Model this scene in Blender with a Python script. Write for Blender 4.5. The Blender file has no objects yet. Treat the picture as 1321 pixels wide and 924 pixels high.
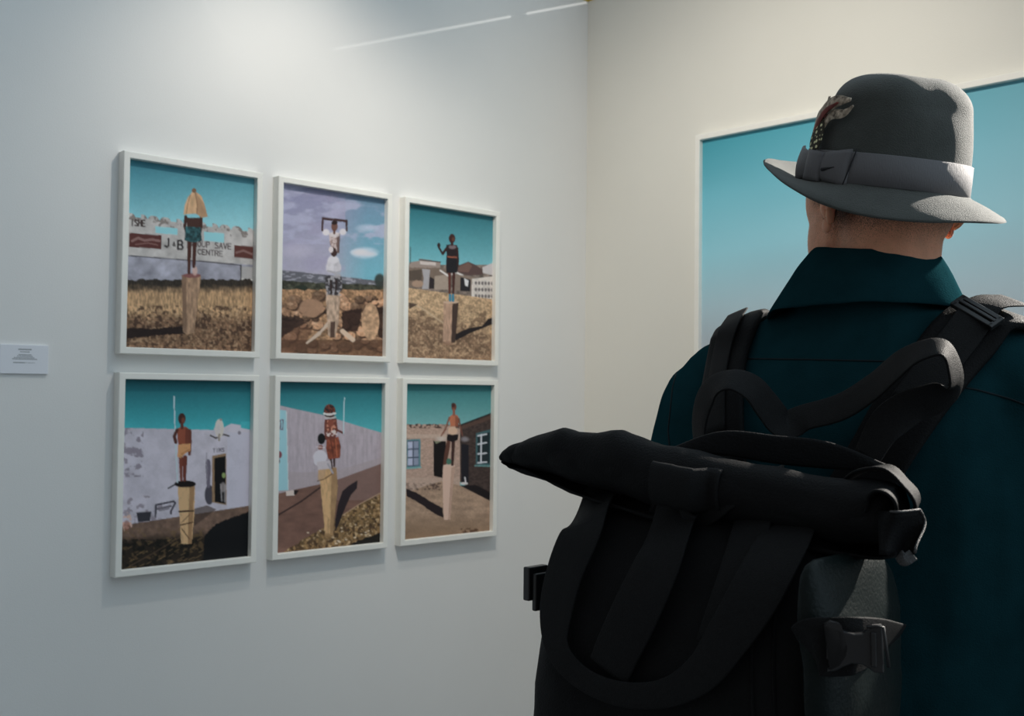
import bpy, bmesh, math, random
import numpy as np
from mathutils import Vector, Matrix, noise
from mathutils.bvhtree import BVHTree
random.seed(4); rng = np.random.default_rng(7)
scene = bpy.context.scene
COL = scene.collection
sin, cos, pi = math.sin, math.cos, math.pi

# ------------------------------------------------------------------ camera
F = 1435.6; CAM = np.array([-1.286, -2.843, 1.47]); YAW, PITCH, ROLL = .7629, .0311, .0106
def cam_basis():
    fw = np.array([sin(YAW)*cos(PITCH), cos(YAW)*cos(PITCH), sin(PITCH)])
    r = np.array([cos(YAW), -sin(YAW), 0.]); u = np.cross(r, fw)
    c, s = cos(ROLL), sin(ROLL)
    return c*r+s*u, -s*r+c*u, fw
CR, CU, CF = cam_basis()
cd = bpy.data.cameras.new('camera'); cam = bpy.data.objects.new('camera', cd); COL.objects.link(cam)
cd.sensor_width = 36.0; cd.lens = F*36.0/1321.0; cd.clip_start = .05
M = Matrix.Identity(4)
for i in range(3):
    M[i][0] = CR[i]; M[i][1] = CU[i]; M[i][2] = -CF[i]; M[i][3] = CAM[i]
cam.matrix_world = M
cd.dof.use_dof = True; cd.dof.focus_distance = 1.38; cd.dof.aperture_fstop = 14.0
scene.camera = cam
def proj(P):
    v = np.asarray(P, float)-CAM; w = v@CF
    return np.stack([660.5+F*(v@CR)/w, 462-F*(v@CU)/w], -1)
def ray(px, py): return CF + CR*(px-660.5)/F + CU*(462-py)/F
# the visitor's own frame: origin on the floor under the spine, x to his right, y where he walks
_d = ray(1130, 505); EY = np.array([_d[0], _d[1], 0]); EY /= np.linalg.norm(EY)
EX = np.array([EY[1], -EY[0], 0]); ORG = np.array([CAM[0], CAM[1], 0])+EY*1.42
LM = Matrix(((EX[0], EY[0], 0, ORG[0]), (EX[1], EY[1], 0, ORG[1]), (0, 0, 1, 0), (0, 0, 0, 1)))
def L(px, py, y):
    d = ray(px, py); t = (y+1.42)/(d@EY); P = CAM+d*t-ORG
    return np.array([P@EX, P@EY, P[2]])

# ------------------------------------------------------------------ helpers
def s2l(c):
    c = np.asarray(c, float)/255.0
    return np.where(c <= .04045, c/12.92, ((c+.055)/1.055)**2.4)
def mat(name, rgb, rough=.6, noise_amt=0, nscale=40, bump=0, bscale=200, metal=0, sheen=0, sss=0, stretch=None, spec=.5, rgb2=None):
    m = bpy.data.materials.new(name); m.use_nodes = True
    nt = m.node_tree; b = nt.nodes['Principled BSDF']
    b.inputs['Base Color'].default_value = (*rgb, 1); b.inputs['Roughness'].default_value = rough
    b.inputs['Metallic'].default_value = metal; b.inputs['Specular IOR Level'].default_value = spec
    if sheen:
        b.inputs['Sheen Weight'].default_value = sheen; b.inputs['Sheen Roughness'].default_value = .45
    if sss:
        b.inputs['Subsurface Weight'].default_value = sss; b.inputs['Subsurface Radius'].default_value = (1, .35, .2)
        b.inputs['Subsurface Scale'].default_value = .012
    tc = nt.nodes.new('ShaderNodeTexCoord'); src = tc.outputs['Object']
    if stretch:
        mp = nt.nodes.new('ShaderNodeMapping'); mp.inputs['Scale'].default_value = stretch
        nt.links.new(src, mp.inputs['Vector']); src = mp.outputs['Vector']
    if noise_amt or rgb2:
        n = nt.nodes.new('ShaderNodeTexNoise'); n.inputs['Scale'].default_value = nscale; n.inputs['Detail'].default_value = 5
        nt.links.new(src, n.inputs['Vector'])
        r = nt.nodes.new('ShaderNodeMix'); r.data_type = 'RGBA'
        c2 = rgb2 if rgb2 else tuple(min(1, c*(1+noise_amt)) for c in rgb)
        c1 = rgb if rgb2 else tuple(c*(1-noise_amt) for c in rgb)
        r.inputs[6].default_value = (*c1, 1); r.inputs[7].default_value = (*c2, 1)
        mr = nt.nodes.new('ShaderNodeMapRange'); mr.inputs[1].default_value = .3; mr.inputs[2].default_value = .7
        nt.links.new(n.outputs['Fac'], mr.inputs[0]); nt.links.new(mr.outputs[0], r.inputs[0])
        nt.links.new(r.outputs[2], b.inputs['Base Color'])
    if bump:
        n = nt.nodes.new('ShaderNodeTexNoise'); n.inputs['Scale'].default_value = bscale; n.inputs['Detail'].default_value = 4
        nt.links.new(src, n.inputs['Vector'])
        bp = nt.nodes.new('ShaderNodeBump'); bp.inputs['Strength'].default_value = bump; bp.inputs['Distance'].default_value = .002
        nt.links.new(n.outputs['Fac'], bp.inputs['Height']); nt.links.new(bp.outputs['Normal'], b.inputs['Normal'])
    return m
def link(name, me, m, parent=None, smooth=False, mw=None):
    o = bpy.data.objects.new(name, me); COL.objects.link(o)
    if m is not None:
        me.materials.clear(); me.materials.append(m)
    if smooth: me.polygons.foreach_set('use_smooth', [True]*len(me.polygons))
    if parent is not None: o.parent = parent
    elif mw is not None: o.matrix_world = mw
    return o
def mesh(vs, fs):
    me = bpy.data.meshes.new('m'); me.from_pydata([tuple(map(float, v)) for v in vs], [], [tuple(f) for f in fs]); me.validate()
    bm = bmesh.new(); bm.from_mesh(me); bmesh.ops.recalc_face_normals(bm, faces=bm.faces); bm.to_mesh(me); bm.free(); me.update()
    return me
def empty(name, label, cat, mw=None, group=None):
    o = bpy.data.objects.new(name, None); COL.objects.link(o); o.empty_display_size = .1
    if mw is not None: o.matrix_world = mw
    o['label'] = label; o['category'] = cat
    if group: o['group'] = group
    return o
class MB:
    def __init__(s): s.v = []; s.f = []
    def add(s, vs, fs):
        k = len(s.v); s.v += [tuple(v) for v in vs]; s.f += [tuple(i+k for i in f) for f in fs]; return s
    def box(s, a, b):
        x0, y0, z0 = a; x1, y1, z1 = b
        return s.add([(x0,y0,z0),(x1,y0,z0),(x1,y1,z0),(x0,y1,z0),(x0,y0,z1),(x1,y0,z1),(x1,y1,z1),(x0,y1,z1)],
                     [(0,3,2,1),(4,5,6,7),(0,1,5,4),(1,2,6,5),(2,3,7,6),(3,0,4,7)])
    def loft(s, rings, cap=True, close=True):
        n = len(rings[0]); vs = [p for r in rings for p in r]; fs = []
        for i in range(len(rings)-1):
            for j in range(n if close else n-1):
                fs.append((i*n+j, i*n+(j+1) % n, (i+1)*n+(j+1) % n, (i+1)*n+j))
        if cap and close: fs += [tuple(range(n))[::-1], tuple(range((len(rings)-1)*n, len(rings)*n))]
        return s.add(vs, fs)
    def ell(s, c, r, rot=None, nu=20, nv=12):
        rings = []
        for i in range(nv+1):
            t = pi*(i+.001)/(nv+.002)
            ring = [np.array([r[0]*sin(t)*cos(2*pi*j/nu), r[1]*sin(t)*sin(2*pi*j/nu), r[2]*cos(t)]) for j in range(nu)]
            if rot is not None: ring = [rot@p for p in ring]
            rings.append([p+np.array(c) for p in ring])
        return s.loft(rings)
    def cap(s, a, b, ra, rb, n=14):          # tapered limb with round ends
        a, b = np.array(a, float), np.array(b, float); ax = b-a; l = np.linalg.norm(ax); ax = ax/max(l, 1e-6)
        t = np.array([0, 0, 1.]) if abs(ax[2]) < .8 else np.array([1., 0, 0])
        u = np.cross(ax, t); u /= np.linalg.norm(u); v = np.cross(ax, u); rings = []
        for k in range(5):
            q = pi/2*(1-k/4)+.001; rings.append((a-ax*ra*sin(q), ra*cos(q)+1e-4))
        for k in range(5):
            q = pi/2*k/4; rings.append((b+ax*rb*sin(q), rb*cos(q)+1e-4))
        return s.loft([[c+r*(u*cos(2*pi*j/n)+v*sin(2*pi*j/n)) for j in range(n)] for c, r in rings])
    def tube(s, pts, r, n=8, close=False):
        pts = [np.array(p, float) for p in pts]; rings = []
        for i, p in enumerate(pts):
            t = pts[min(i+1, len(pts)-1)]-pts[max(i-1, 0)]; t /= max(np.linalg.norm(t), 1e-9)
            a = np.array([0, 0, 1.]) if abs(t[2]) < .9 else np.array([1., 0, 0])
            u = np.cross(t, a); u /= np.linalg.norm(u); v = np.cross(t, u)
            rr = r[i] if hasattr(r, '__len__') else r
            rings.append([p+rr*(u*cos(2*pi*j/n)+v*sin(2*pi*j/n)) for j in range(n)])
        return s.loft(rings)
    def mesh(s): return mesh(s.v, s.f)
    def build(s, name, m, parent=None, smooth=False, mw=None): return link(name, s.mesh(), m, parent, smooth, mw)
def evalmods(me, mods):
    o = bpy.data.objects.new('tmp', me); COL.objects.link(o)
    for k, kw in mods:
        md = o.modifiers.new(k, k)
        for a, b in kw.items(): setattr(md, a, b)
    dg = bpy.context.evaluated_depsgraph_get(); dg.update()
    r = bpy.data.meshes.new_from_object(o.evaluated_get(dg)); bpy.data.objects.remove(o); return r
def remesh(mb, vox, it=6): return evalmods(mb.mesh(), [('REMESH', dict(mode='VOXEL', voxel_size=vox)), ('SMOOTH', dict(iterations=it, factor=.5))])
def bevel(me, w, seg=3): return evalmods(me, [('BEVEL', dict(width=w, segments=seg, limit_method='ANGLE', angle_limit=.6))])
def catmull(P, n=8):
    P = np.array(P, float); Q = np.vstack([2*P[0]-P[1], P, 2*P[-1]-P[-2]]); out = []
    for i in range(1, len(Q)-2):
        for k in range(n):
            t = k/n; a, b, c, d = Q[i-1], Q[i], Q[i+1], Q[i+2]
            out.append(.5*((2*b)+(-a+c)*t+(2*a-5*b+4*c-d)*t*t+(-a+3*b-3*c+d)*t**3))
    out.append(Q[-2]); return np.array(out)
def ribbon(P, N, w, th, n=6, ridge=0):
    """a strap: centre points P, face normals N, width w (number or list), thickness th, edges rounded"""
    k = len(P); W = np.full((k, 1), w) if not hasattr(w, '__len__') else np.array(w, float).reshape(-1, 1)
    A = catmull(np.hstack([np.array(P, float), np.array(N, float), W]), n); C, Nn, Ww = A[:, :3], A[:, 3:6], A[:, 6]
    rings = []
    for i in range(len(C)):
        t = C[min(i+1, len(C)-1)]-C[max(i-1, 0)]; t /= max(np.linalg.norm(t), 1e-9)
        nn = Nn[i]-t*(Nn[i]@t); nn /= max(np.linalg.norm(nn), 1e-9); b = np.cross(t, nn)
        h = Ww[i]/2; e = th/2
        prof = [(-h, 0), (-h+e*.4, e*.8), (-h+e*1.2, e), (-h*.5, e+ridge), (h*.5, e+ridge), (h-e*1.2, e), (h-e*.4, e*.8), (h, 0), (h-e*.4, -e*.8), (h-e*1.2, -e), (-h+e*1.2, -e), (-h+e*.4, -e*.8)]
        rings.append([C[i]+b*x+nn*y for x, y in prof])
    return MB().loft(rings)
def rotz(a): c, s = cos(a), sin(a); return np.array([[c,-s,0],[s,c,0],[0,0,1.]])
def rotx(a): c, s = cos(a), sin(a); return np.array([[1.,0,0],[0,c,-s],[0,s,c]])
def roty(a): c, s = cos(a), sin(a); return np.array([[c,0,s],[0,1.,0],[-s,0,c]])
def wrinkle(me, amp, sc, seed=0, stretch=(1, 1, 1), fn=None):
    me.update(); n = len(me.vertices); co = np.empty(n*3); no = np.empty(n*3)
    me.vertices.foreach_get('co', co); me.vertices.foreach_get('normal', no); co = co.reshape(-1, 3); no = no.reshape(-1, 3)
    P = co*np.array(stretch)*sc+np.array((seed, seed*1.7, 0)); d = np.empty(n)
    for i, p in enumerate(P.tolist()): d[i] = noise.noise(p)+.5*noise.noise((p[0]*2.1, p[1]*2.1, p[2]*2.1))
    me.vertices.foreach_set('co', (co+no*(amp*d)[:, None]).ravel()); me.update()
def struct(o): o['kind'] = 'structure'; return o

# ------------------------------------------------------------------ room
M_wall = mat('wall_paint', (.80, .80, .79), .55, .012, 3, .15, 260)
M_wallr = mat('wall_paint_warm', (.80, .79, .735), .6, .012, 3, .15, 260)
M_floor = mat('floor_grey', (.20, .20, .20), .6, .15, 6, .2, 90)
M_frame = mat('frame_white', (.90, .895, .85), .45, .02, 30)
XR = 1.8123; H = 3.15
struct(MB().box((-3.2, 0, 0), (XR, .12, H)).build('wall_left', M_wall))
struct(MB().box((XR, -5.2, 0), (XR+.12, .12, H)).build('wall_right', M_wallr))
struct(MB().box((-3.2, -5.2, -.08), (XR, 0, 0)).build('floor', M_floor))
bb = MB().box((-3.2, -.012, 0), (XR-.0125, -.0002, .08)); struct(bb.build('baseboard_left', M_wall))
bb = MB().box((XR-.012, -5.2, 0), (XR-.0002, -.0125, .08)); struct(bb.build('baseboard_right', M_wallr))
# scrap of yellow tape at the top of the corner
tp = MB(); tp.box((XR-.03, -.0016, 2.962), (XR-.0012, -.0003, 3.03)); tp.box((XR-.0016, -.035, 2.962), (XR-.0003, -.0003, 3.03))
o = tp.build('tape_strip', mat('yellow_tape', (.62, .45, .10), .5, .1, 60))
o['label'] = 'small scrap of yellow tape high in the corner where two walls meet'; o['category'] = 'tape'

# ------------------------------------------------------------------ framed prints
def frame_mesh(w, h, b, d):
    """profile swept round the opening: origin at the opening's top-left, +x right, -z down, wall at y=0, front y=-d"""
    prof = [(b, 0), (b, -d+.0015), (b-.0015, -d), (.0012, -d), (0, -d+.0012), (0, -d+.020), (-.004, -d+.020), (-.004, 0)]
    rings = []
    for sx, sz, x, z in ((-1, 1, 0, 0), (1, 1, w, 0), (1, -1, w, -h), (-1, -1, 0, -h)):
        rings.append([(x+sx*p, y, z+sz*p) for p, y in prof])
    n = len(prof); vs = [p for r in rings for p in r]; fs = []
    for i in range(4):
        for j in range(n): fs.append((i*n+j, i*n+(j+1) % n, ((i+1) % 4)*n+(j+1) % n, ((i+1) % 4)*n+j))
    return mesh(vs, fs)
def grid_print(name, w, h, nx, ny, y, cols, parent, m):
    xs = np.linspace(-.003, w+.003, nx); zs = np.linspace(.003, -h-.003, ny)
    vs = np.array([(x, y, z) for z in zs for x in xs])
    i = np.arange((nx-1)*(ny-1)); r, c = i//(nx-1), i % (nx-1); a = r*nx+c
    me = bpy.data.meshes.new('m'); fc = np.stack([a, a+nx, a+nx+1, a+1], 1)
    me.vertices.add(len(vs)); me.vertices.foreach_set('co', vs.ravel())
    me.loops.add(fc.size); me.loops.foreach_set('vertex_index', fc.ravel())
    me.polygons.add(len(fc)); me.polygons.foreach_set('loop_start', np.arange(len(fc))*4)
    me.update(calc_edges=True)
    ca = me.color_attributes.new('print', 'FLOAT_COLOR', 'POINT')
    ca.data.foreach_set('color', np.hstack([cols.reshape(-1, 3), np.ones((nx*ny, 1))]).astype(np.float32).ravel())
    o = link(name, me, m, parent); return o
M_print = bpy.data.materials.new('photo_print'); M_print.use_nodes = True
_nt = M_print.node_tree; _a = _nt.nodes.new('ShaderNodeAttribute'); _a.attribute_name = 'print'
_nt.links.new(_a.outputs['Color'], _nt.nodes['Principled BSDF'].inputs['Base Color'])
_nt.nodes['Principled BSDF'].inputs['Roughness'].default_value = .5; _nt.nodes['Principled BSDF'].inputs['Specular IOR Level'].default_value = .25
M_back = mat('backing_board', (.35, .33, .3), .8)
GAIN = .74; GAINB = 1.75
# ------------------------------------------------------------------ the pictures' content, drawn shape by shape on the print's own surface
def vnoise(x, y, seed):
    xi = np.floor(x).astype(int); yi = np.floor(y).astype(int); fx = x-xi; fy = y-yi
    fx = fx*fx*(3-2*fx); fy = fy*fy*(3-2*fy)
    def hsh(a, b):
        n = (a*374761393+b*668265263+seed*974634777) & 0x7fffffff; n = ((n ^ (n >> 13))*1274126177) & 0x7fffffff
        return ((n ^ (n >> 16)) & 0xffff)/65535.
    return (hsh(xi, yi)*(1-fx)+hsh(xi+1, yi)*fx)*(1-fy)+(hsh(xi, yi+1)*(1-fx)+hsh(xi+1, yi+1)*fx)*fy
GLY = dict(I=[[(.5,0),(.5,1)]], S=[[(1,.1),(.2,0),(0,.3),(1,.65),(.9,1),(0,.95)]], H=[[(0,0),(0,1)],[(1,0),(1,1)],[(0,.5),(1,.5)]],
 E=[[(1,0),(0,0),(0,1),(1,1)],[(0,.5),(.8,.5)]], J=[[(.8,0),(.8,.8),(.5,1),(.1,.85)]], B=[[(0,0),(0,1),(.8,1),(1,.75),(.7,.5),(0,.5)],[(0,0),(.7,0),(.9,.25),(.7,.5)]],
 G=[[(1,.15),(.5,0),(0,.3),(0,.8),(.5,1),(1,.85),(1,.55),(.6,.55)]], R=[[(0,1),(0,0),(.8,0),(1,.25),(.8,.5),(0,.5)],[(.5,.5),(1,1)]],
 O=[[(.5,0),(0,.3),(0,.7),(.5,1),(1,.7),(1,.3),(.5,0)]], U=[[(0,0),(0,.8),(.5,1),(1,.8),(1,0)]], P=[[(0,1),(0,0),(.8,0),(1,.25),(.8,.5),(0,.5)]],
 A=[[(0,1),(.5,0),(1,1)],[(.2,.65),(.8,.65)]], V=[[(0,0),(.5,1),(1,0)]], C=[[(1,.15),(.5,0),(0,.3),(0,.7),(.5,1),(1,.85)]],
 N=[[(0,1),(0,0),(1,1),(1,0)]], T=[[(0,0),(1,0)],[(.5,0),(.5,1)]], M=[[(0,1),(0,0),(.5,.6),(1,0),(1,1)]])
GLY['&'] = [[(1,1),(.2,.3),(.5,0),(.7,.25),(0,.75),(.4,1),(1,.6)]]
class Paint:
    def __init__(s, w, h, origin, y, reg, scl, nx=168, ny=214):
        s.nx, s.ny = nx, ny; q = 2
        us = (np.arange(nx*q)+.5)/(nx*q); vs = (np.arange(ny*q)+.5)/(ny*q)
        U_, V_ = np.meshgrid(us, vs)
        P = np.stack([origin[0]-.003+U_*(w+.006), np.full_like(U_, y), origin[2]+.003-V_*(h+.006)], -1)
        p = proj(P); s.X = (p[..., 0]-reg[0])*scl; s.Y = (p[..., 1]-reg[1])*scl
        s.img = np.zeros(s.X.shape+(3,)); s.img[:] = (120, 120, 120)
    def fill(s, m, c, a=1.):
        m = (np.asarray(m, float)*a)[..., None]; s.img = s.img*(1-m)+np.asarray(c, float)*m
    def poly(s, pts, c=None, a=1., jit=0, seed=1):
        X, Y = s.X, s.Y
        if jit: X = X+(s.n(8, seed)-.5)*jit; Y = Y+(s.n(7, seed+5)-.5)*jit
        m = np.zeros(X.shape, bool); n = len(pts)
        for i in range(n):
            (x0, y0), (x1, y1) = pts[i], pts[(i+1) % n]
            if y0 == y1: continue
            m ^= ((y0 > Y) != (y1 > Y)) & (X < (x1-x0)*(Y-y0)/(y1-y0)+x0)
        if c is not None: s.fill(m, c, a)
        return m
    def ell(s, cx, cy, rx, ry, c=None, a=1., soft=0):
        d = ((s.X-cx)/rx)**2+((s.Y-cy)/ry)**2; m = np.clip((1-d)/soft, 0, 1) if soft else d < 1
        if c is not None: s.fill(m, c, a)
        return m
    def line(s, pts, w, c, a=1., w2=None):
        m = np.zeros(s.X.shape, bool)
        for i in range(len(pts)-1):
            (x0, y0), (x1, y1) = pts[i], pts[i+1]; dx, dy = x1-x0, y1-y0; l = dx*dx+dy*dy+1e-9
            t = np.clip(((s.X-x0)*dx+(s.Y-y0)*dy)/l, 0, 1); ww = w/2 if w2 is None else (w+(w2-w)*t)/2
            m |= (s.X-x0-t*dx)**2+(s.Y-y0-t*dy)**2 < ww*ww
        s.fill(m, c, a)
    def n(s, sc, seed=1, sx=1., sy=1.):
        return (vnoise(s.X/sc*sx, s.Y/sc*sy, seed)+.5*vnoise(s.X/sc*2.1*sx, s.Y/sc*2.1*sy, seed+3)+.25*vnoise(s.X/sc*4.3*sx, s.Y/sc*4.3*sy, seed+9))/1.75
    def vgrad(s, m, y0, y1, c0, c1, a=1.):
        t = np.clip((s.Y-y0)/(y1-y0), 0, 1)[..., None]; c = np.array(c0)*(1-t)+np.array(c1)*t
        m = np.asarray(m, float)[..., None]*a; s.img = s.img*(1-m)+c*m
    def mottle(s, m, amt, sc, seed=1, sx=1., sy=1.):
        k = 1+(s.n(sc, seed, sx, sy)-.5)*2*amt; m = np.asarray(m, float)[..., None]
        s.img = s.img*(1-m)+s.img*k[..., None]*m
    def blotch(s, m, c, sc, thr, seed, a=1., sx=1., sy=1.): s.fill(m*np.clip((s.n(sc, seed, sx, sy)-thr)*12, 0, 1), c, a)
    def text(s, t, x, y, w, h, gap, sl, lw, c, a=1.):
        for ch in t:
            if ch != ' ':
                for st in GLY[ch]: s.line([(x+px*w, y+py*h+px*w*sl) for px, py in st], lw, c, a)
            x += w+gap; y += (w+gap)*sl
    def person(s, x, top, hip, foot, skin, k=1.):
        pass
    def out(s, gain):
        s.img = s.img*(1+.05*(s.n(4.5, 77)-.5)+.04*(s.n(13, 78)-.5))[..., None]; l = s2l(np.clip(s.img, 0, 255)); l = l.reshape(s.ny, 2, s.nx, 2, 3).mean((1, 3)); y = l@np.array([.25, .6, .15]); l = l*.86+.14*y[..., None]; l = l*np.array([1.03, .99, .96])
        l = .36*(l/.36)**1.12*gain; return np.clip(l/np.maximum(1, l.max(-1, keepdims=True)/.82), .001, .9)
ALL = True
def paint_a(p):
    p.vgrad(ALL*np.ones_like(p.X), 90, 340, (42, 112, 130), (122, 178, 190))
    top = 306+(p.X-105)*.125-15*np.sqrt(np.clip(1-((p.X % 47-23)/21.)**2, 0, 1))*((p.X % 141) > 20)
    wall = (p.Y > top); p.fill(wall, (158, 157, 158)); p.mottle(wall, .13, 30, 2); p.blotch(wall & (p.Y < top+26), (105, 98, 96), 12, .52, 6, .8)
    p.poly([(218,346),(306,354),(305,380),(218,372)], (128,188,200)); p.poly([(410,367),(490,374),(489,410),(411,403)], (128,188,200))
    p.poly([(116,372),(243,382),(241,436),(115,428)], (84,46,44)); p.line([(126,404),(150,392),(175,402),(205,398),(234,404)], 10, (150,128,126), .6); p.line([(140,418),(190,412),(226,420)], 5, (140,112,110), .6)
    p.poly([(530,420),(606,427),(605,476),(529,468)], (88,52,48)); p.line([(538,450),(565,442),(600,456)], 8, (140,118,116), .6)
    p.text('ISHE', 122, 319, 10, 24, 5, .06, 5, (62,50,50)); p.text('J', 254, 394, 20, 34, 4, .05, 7, (48,42,46)); p.text('&', 287, 408, 10, 16, 4, .05, 4, (60,55,58)); p.text('B', 307, 402, 20, 34, 4, .05, 7, (48,42,46))
    p.text('GROUP SAVE', 352, 402, 12, 22, 5, .08, 4, (78,70,72)); p.text('CENTRE', 386, 436, 12, 20, 5, .09, 4, (78,70,72))
    p.fill(p.Y > 462+(p.X-112)*.075, (134,136,150)); m = p.Y > 462+(p.X-112)*.075; p.mottle(m, .25, 40, 4); p.line([(112,462),(420,486),(555,500)], 4, (70,70,78))
    p.poly([(556,505),(606,508),(605,570),(556,560)], (150,150,152)); p.poly([(556,552),(606,556),(605,568),(556,566)], (190,190,188)); p.line([(556,500),(556,575)], 5, (50,46,48))
    g = p.Y > 556+8*(p.n(20, 3)-.5)*2; p.fill(g, (52,46,40))
    t = np.clip((p.Y-565-26*p.n(16, 4))/30, 0, 1)*g; p.fill(t, (158,130,98)); p.mottle(g, .33, 9, 5, 2.2, .6)
    p.fill(np.clip((p.Y-680-40*(p.n(40, 8)-.5))/40, 0, 1), (112,88,68)); m = p.Y > 660; p.mottle(m, .4, 7, 9); p.blotch(m, (60,44,36), 14, .55, 12, .7); p.blotch(m, (165,140,112), 9, .62, 15, .6)
    p.poly([(103,748),(200,752),(322,742),(345,770),(250,776),(160,786),(103,790)], (34,24,24), .92, 10)
    st = p.poly([(322,538),(398,542),(384,660),(372,768),(345,774),(327,764),(324,640)], (146,120,98), jit=4); p.mottle(st, .22, 10, 20, 1.6, .5); p.poly([(322,538),(340,538),(342,768),(327,764)], (98,78,64), .6)
    p.ell(362, 541, 36, 9, (120,78,78)); p.ell(374, 522, 12, 22, (176,150,145), .9, .5); p.line([(352,505),(350,530)], 9, (60,34,30)); p.line([(360,380),(362,400)], 22, (50,40,44))
    for a, b in (((352,398),(351,530)), ((374,398),(370,505))): p.line([a, b], 17, (70,40,34), w2=12)
    p.poly([(338,312),(398,312),(394,350),(344,350)], (66,42,36)); p.line([(338,308),(334,345),(345,380)], 12, (62,38,32)); p.line([(399,312),(398,350),(392,380)], 12, (62,38,32))
    sk = p.poly([(338,346),(397,350),(402,404),(368,410),(333,402)], (38,76,82)); p.mottle(sk, .6, 9, 30)
    b = p.poly([(329,300),(334,262),(346,232),(362,212),(370,197),(379,210),(400,226),(412,258),(425,308),(400,312),(380,296),(350,297)], (172,142,110)); p.mottle(b, .14, 14, 33, 1, .4)
    p.line([(376,214),(384,260),(382,296)], 5, (128,100,76)); p.poly([(376,214),(412,258),(425,308),(400,312),(384,298)], (132,104,80), .5); p.line([(356,222),(345,262),(340,298)], 3, (130,100,76)); p.ell(371, 204, 9, 9, (110,84,62))
    return 2.3
def paint_b(p):
    p.vgrad(np.ones_like(p.X), 100, 500, (120,124,156), (152,152,172))
    r = np.clip((p.X-330)/160, 0, 1); p.vgrad(r, 200, 480, (96,130,156), (98,158,178)); p.fill(np.clip((p.n(70, 4, 1, 2.2)-.46)*5, 0, 1)*(p.Y < 360), (152,156,182), .8)
    p.ell(480, 398, 70, 30, (186,192,208), .9, 1); p.ell(458, 396, 46, 18, (204,206,216), .95, .9); p.ell(500, 404, 40, 12, (196,200,212), .8, 1); p.ell(490, 290, 60, 22, (160,172,194), .7, .9)
    lf = p.X < 395; p.fill(lf*np.clip((p.n(80, 9, .6, 2)-.5)*4, 0, 1)*(p.Y < 480), (142,140,168), .7); p.ell(180, 390, 90, 40, (172,170,190), .5, 1)
    g = p.Y > 474+(p.X-120)*.11; p.fill(g, (92,94,104)); p.blotch(g, (150,152,166), 12, .56, 5, .8, .5, 2.2)
    g2 = p.Y > 520+(p.X-120)*.05+14*(p.n(30, 6)-.5); p.fill(g2, (64,66,56)); p.mottle(g2, .5, 10, 8); p.ell(200, 556, 30, 16, (44,52,44)); p.ell(545, 520, 26, 34, (52,60,58), .9, .5)
    g3 = p.Y > 560+16*(p.n(30, 7)-.5); p.fill(g3, (146,116,88)); p.mottle(g3, .3, 12, 11)
    for i in range(95):
        r1, r2, r3, r4 = rng.random(4); x = 110+450*r1; y = 585+250*r2; sz = 12+24*r3
        k = .55+.6*r4; p.ell(x+5, y+7, sz*1.15, sz*.8, (44,30,26), .8, .6); m = p.ell(x, y, sz, sz*.72, np.array((168,132,104))*k, .95, .25); p.ell(x-sz*.25, y-sz*.25, sz*.5, sz*.3, np.array((196,164,136))*k, .7, .8)
    p.mottle(g3, .3, 7, 15); p.poly([(110,700),(200,690),(250,740),(200,830),(110,830)], (100,70,54), .55, 14); p.fill((p.Y > 780)*np.ones_like(p.X), (84,60,46), .65)
    p.poly([(110,672),(190,676),(228,706),(150,748),(110,772)], (44,32,30), .75, 16); p.poly([(378,660),(470,640),(450,742),(380,742)], (48,32,28), .85, 12); p.poly([(535,640),(562,630),(558,780),(538,760)], (44,32,30), .8)
    m = p.ell(505, 700, 40, 84, (170,140,112), 1, .15); p.mottle(m, .3, 14, 18); p.ell(245, 640, 58, 44, (150,120,98), .9, .3)
    p.line([(322,706),(280,752),(226,794)], 17, (176,160,146), w2=9); p.line([(382,742),(428,780)], 20, (186,166,148))
    st = p.poly([(308,560),(372,560),(366,700),(350,772),(320,764),(314,690)], (160,140,124), jit=4); p.mottle(st, .25, 12, 23, 1.4, .6); p.poly([(330,700),(350,700),(348,772),(328,770)], (64,46,40), .8)
    p.poly([(306,500),(378,500),(382,560),(358,585),(318,582),(306,550)], (62,60,66), jit=8); p.blotch(p.poly([(306,490),(378,490),(380,585),(312,585)]), (150,150,158), 9, .52, 40, .9); p.line([(330,520),(334,575)], 9, (52,40,40)); p.line([(355,520),(352,575)], 9, (52,40,40))
    m = p.ell(342, 440, 30, 34, (188,188,198), 1, .4); p.ell(330, 462, 24, 30, (180,180,190), 1, .5); p.ell(360, 462, 20, 26, (172,172,182), 1, .5); p.mottle(m, .12, 14, 25); p.ell(345, 392, 15, 24, (64,44,44)); p.ell(332, 384, 10, 14, (186,180,186)); p.line([(318,478),(352,486),(372,480)], 9, (150,150,160))
    p.poly([(322,312),(372,310),(366,352),(362,404),(352,378),(334,372),(326,350)], (172,160,162)); p.poly([(356,316),(372,312),(368,400),(358,398)], (90,70,68), .9); p.blotch(p.ell(344, 350, 18, 26), (120,96,92), 7, .5, 44, .8)
    p.ell(310, 308, 19, 17, (190,188,196), .95, .6); p.ell(384, 306, 18, 17, (184,182,190), .95, .6); p.ell(347, 318, 26, 14, (180,176,182), .9, .5); p.line([(294,300),(294,262)], 8, (70,46,44)); p.line([(401,300),(399,262)], 8, (70,46,44))
    p.ell(347, 282, 14, 22, (104,74,66)); p.ell(347, 266, 14, 9, (44,30,30)); p.line([(346,300),(346,312)], 10, (96,66,58))
    p.poly([(291,241),(404,253),(404,268),(384,262),(300,254),(298,290),(291,288)], (66,46,48)); p.line([(402,258),(401,284)], 6, (60,42,44))
    return 2.1
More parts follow.
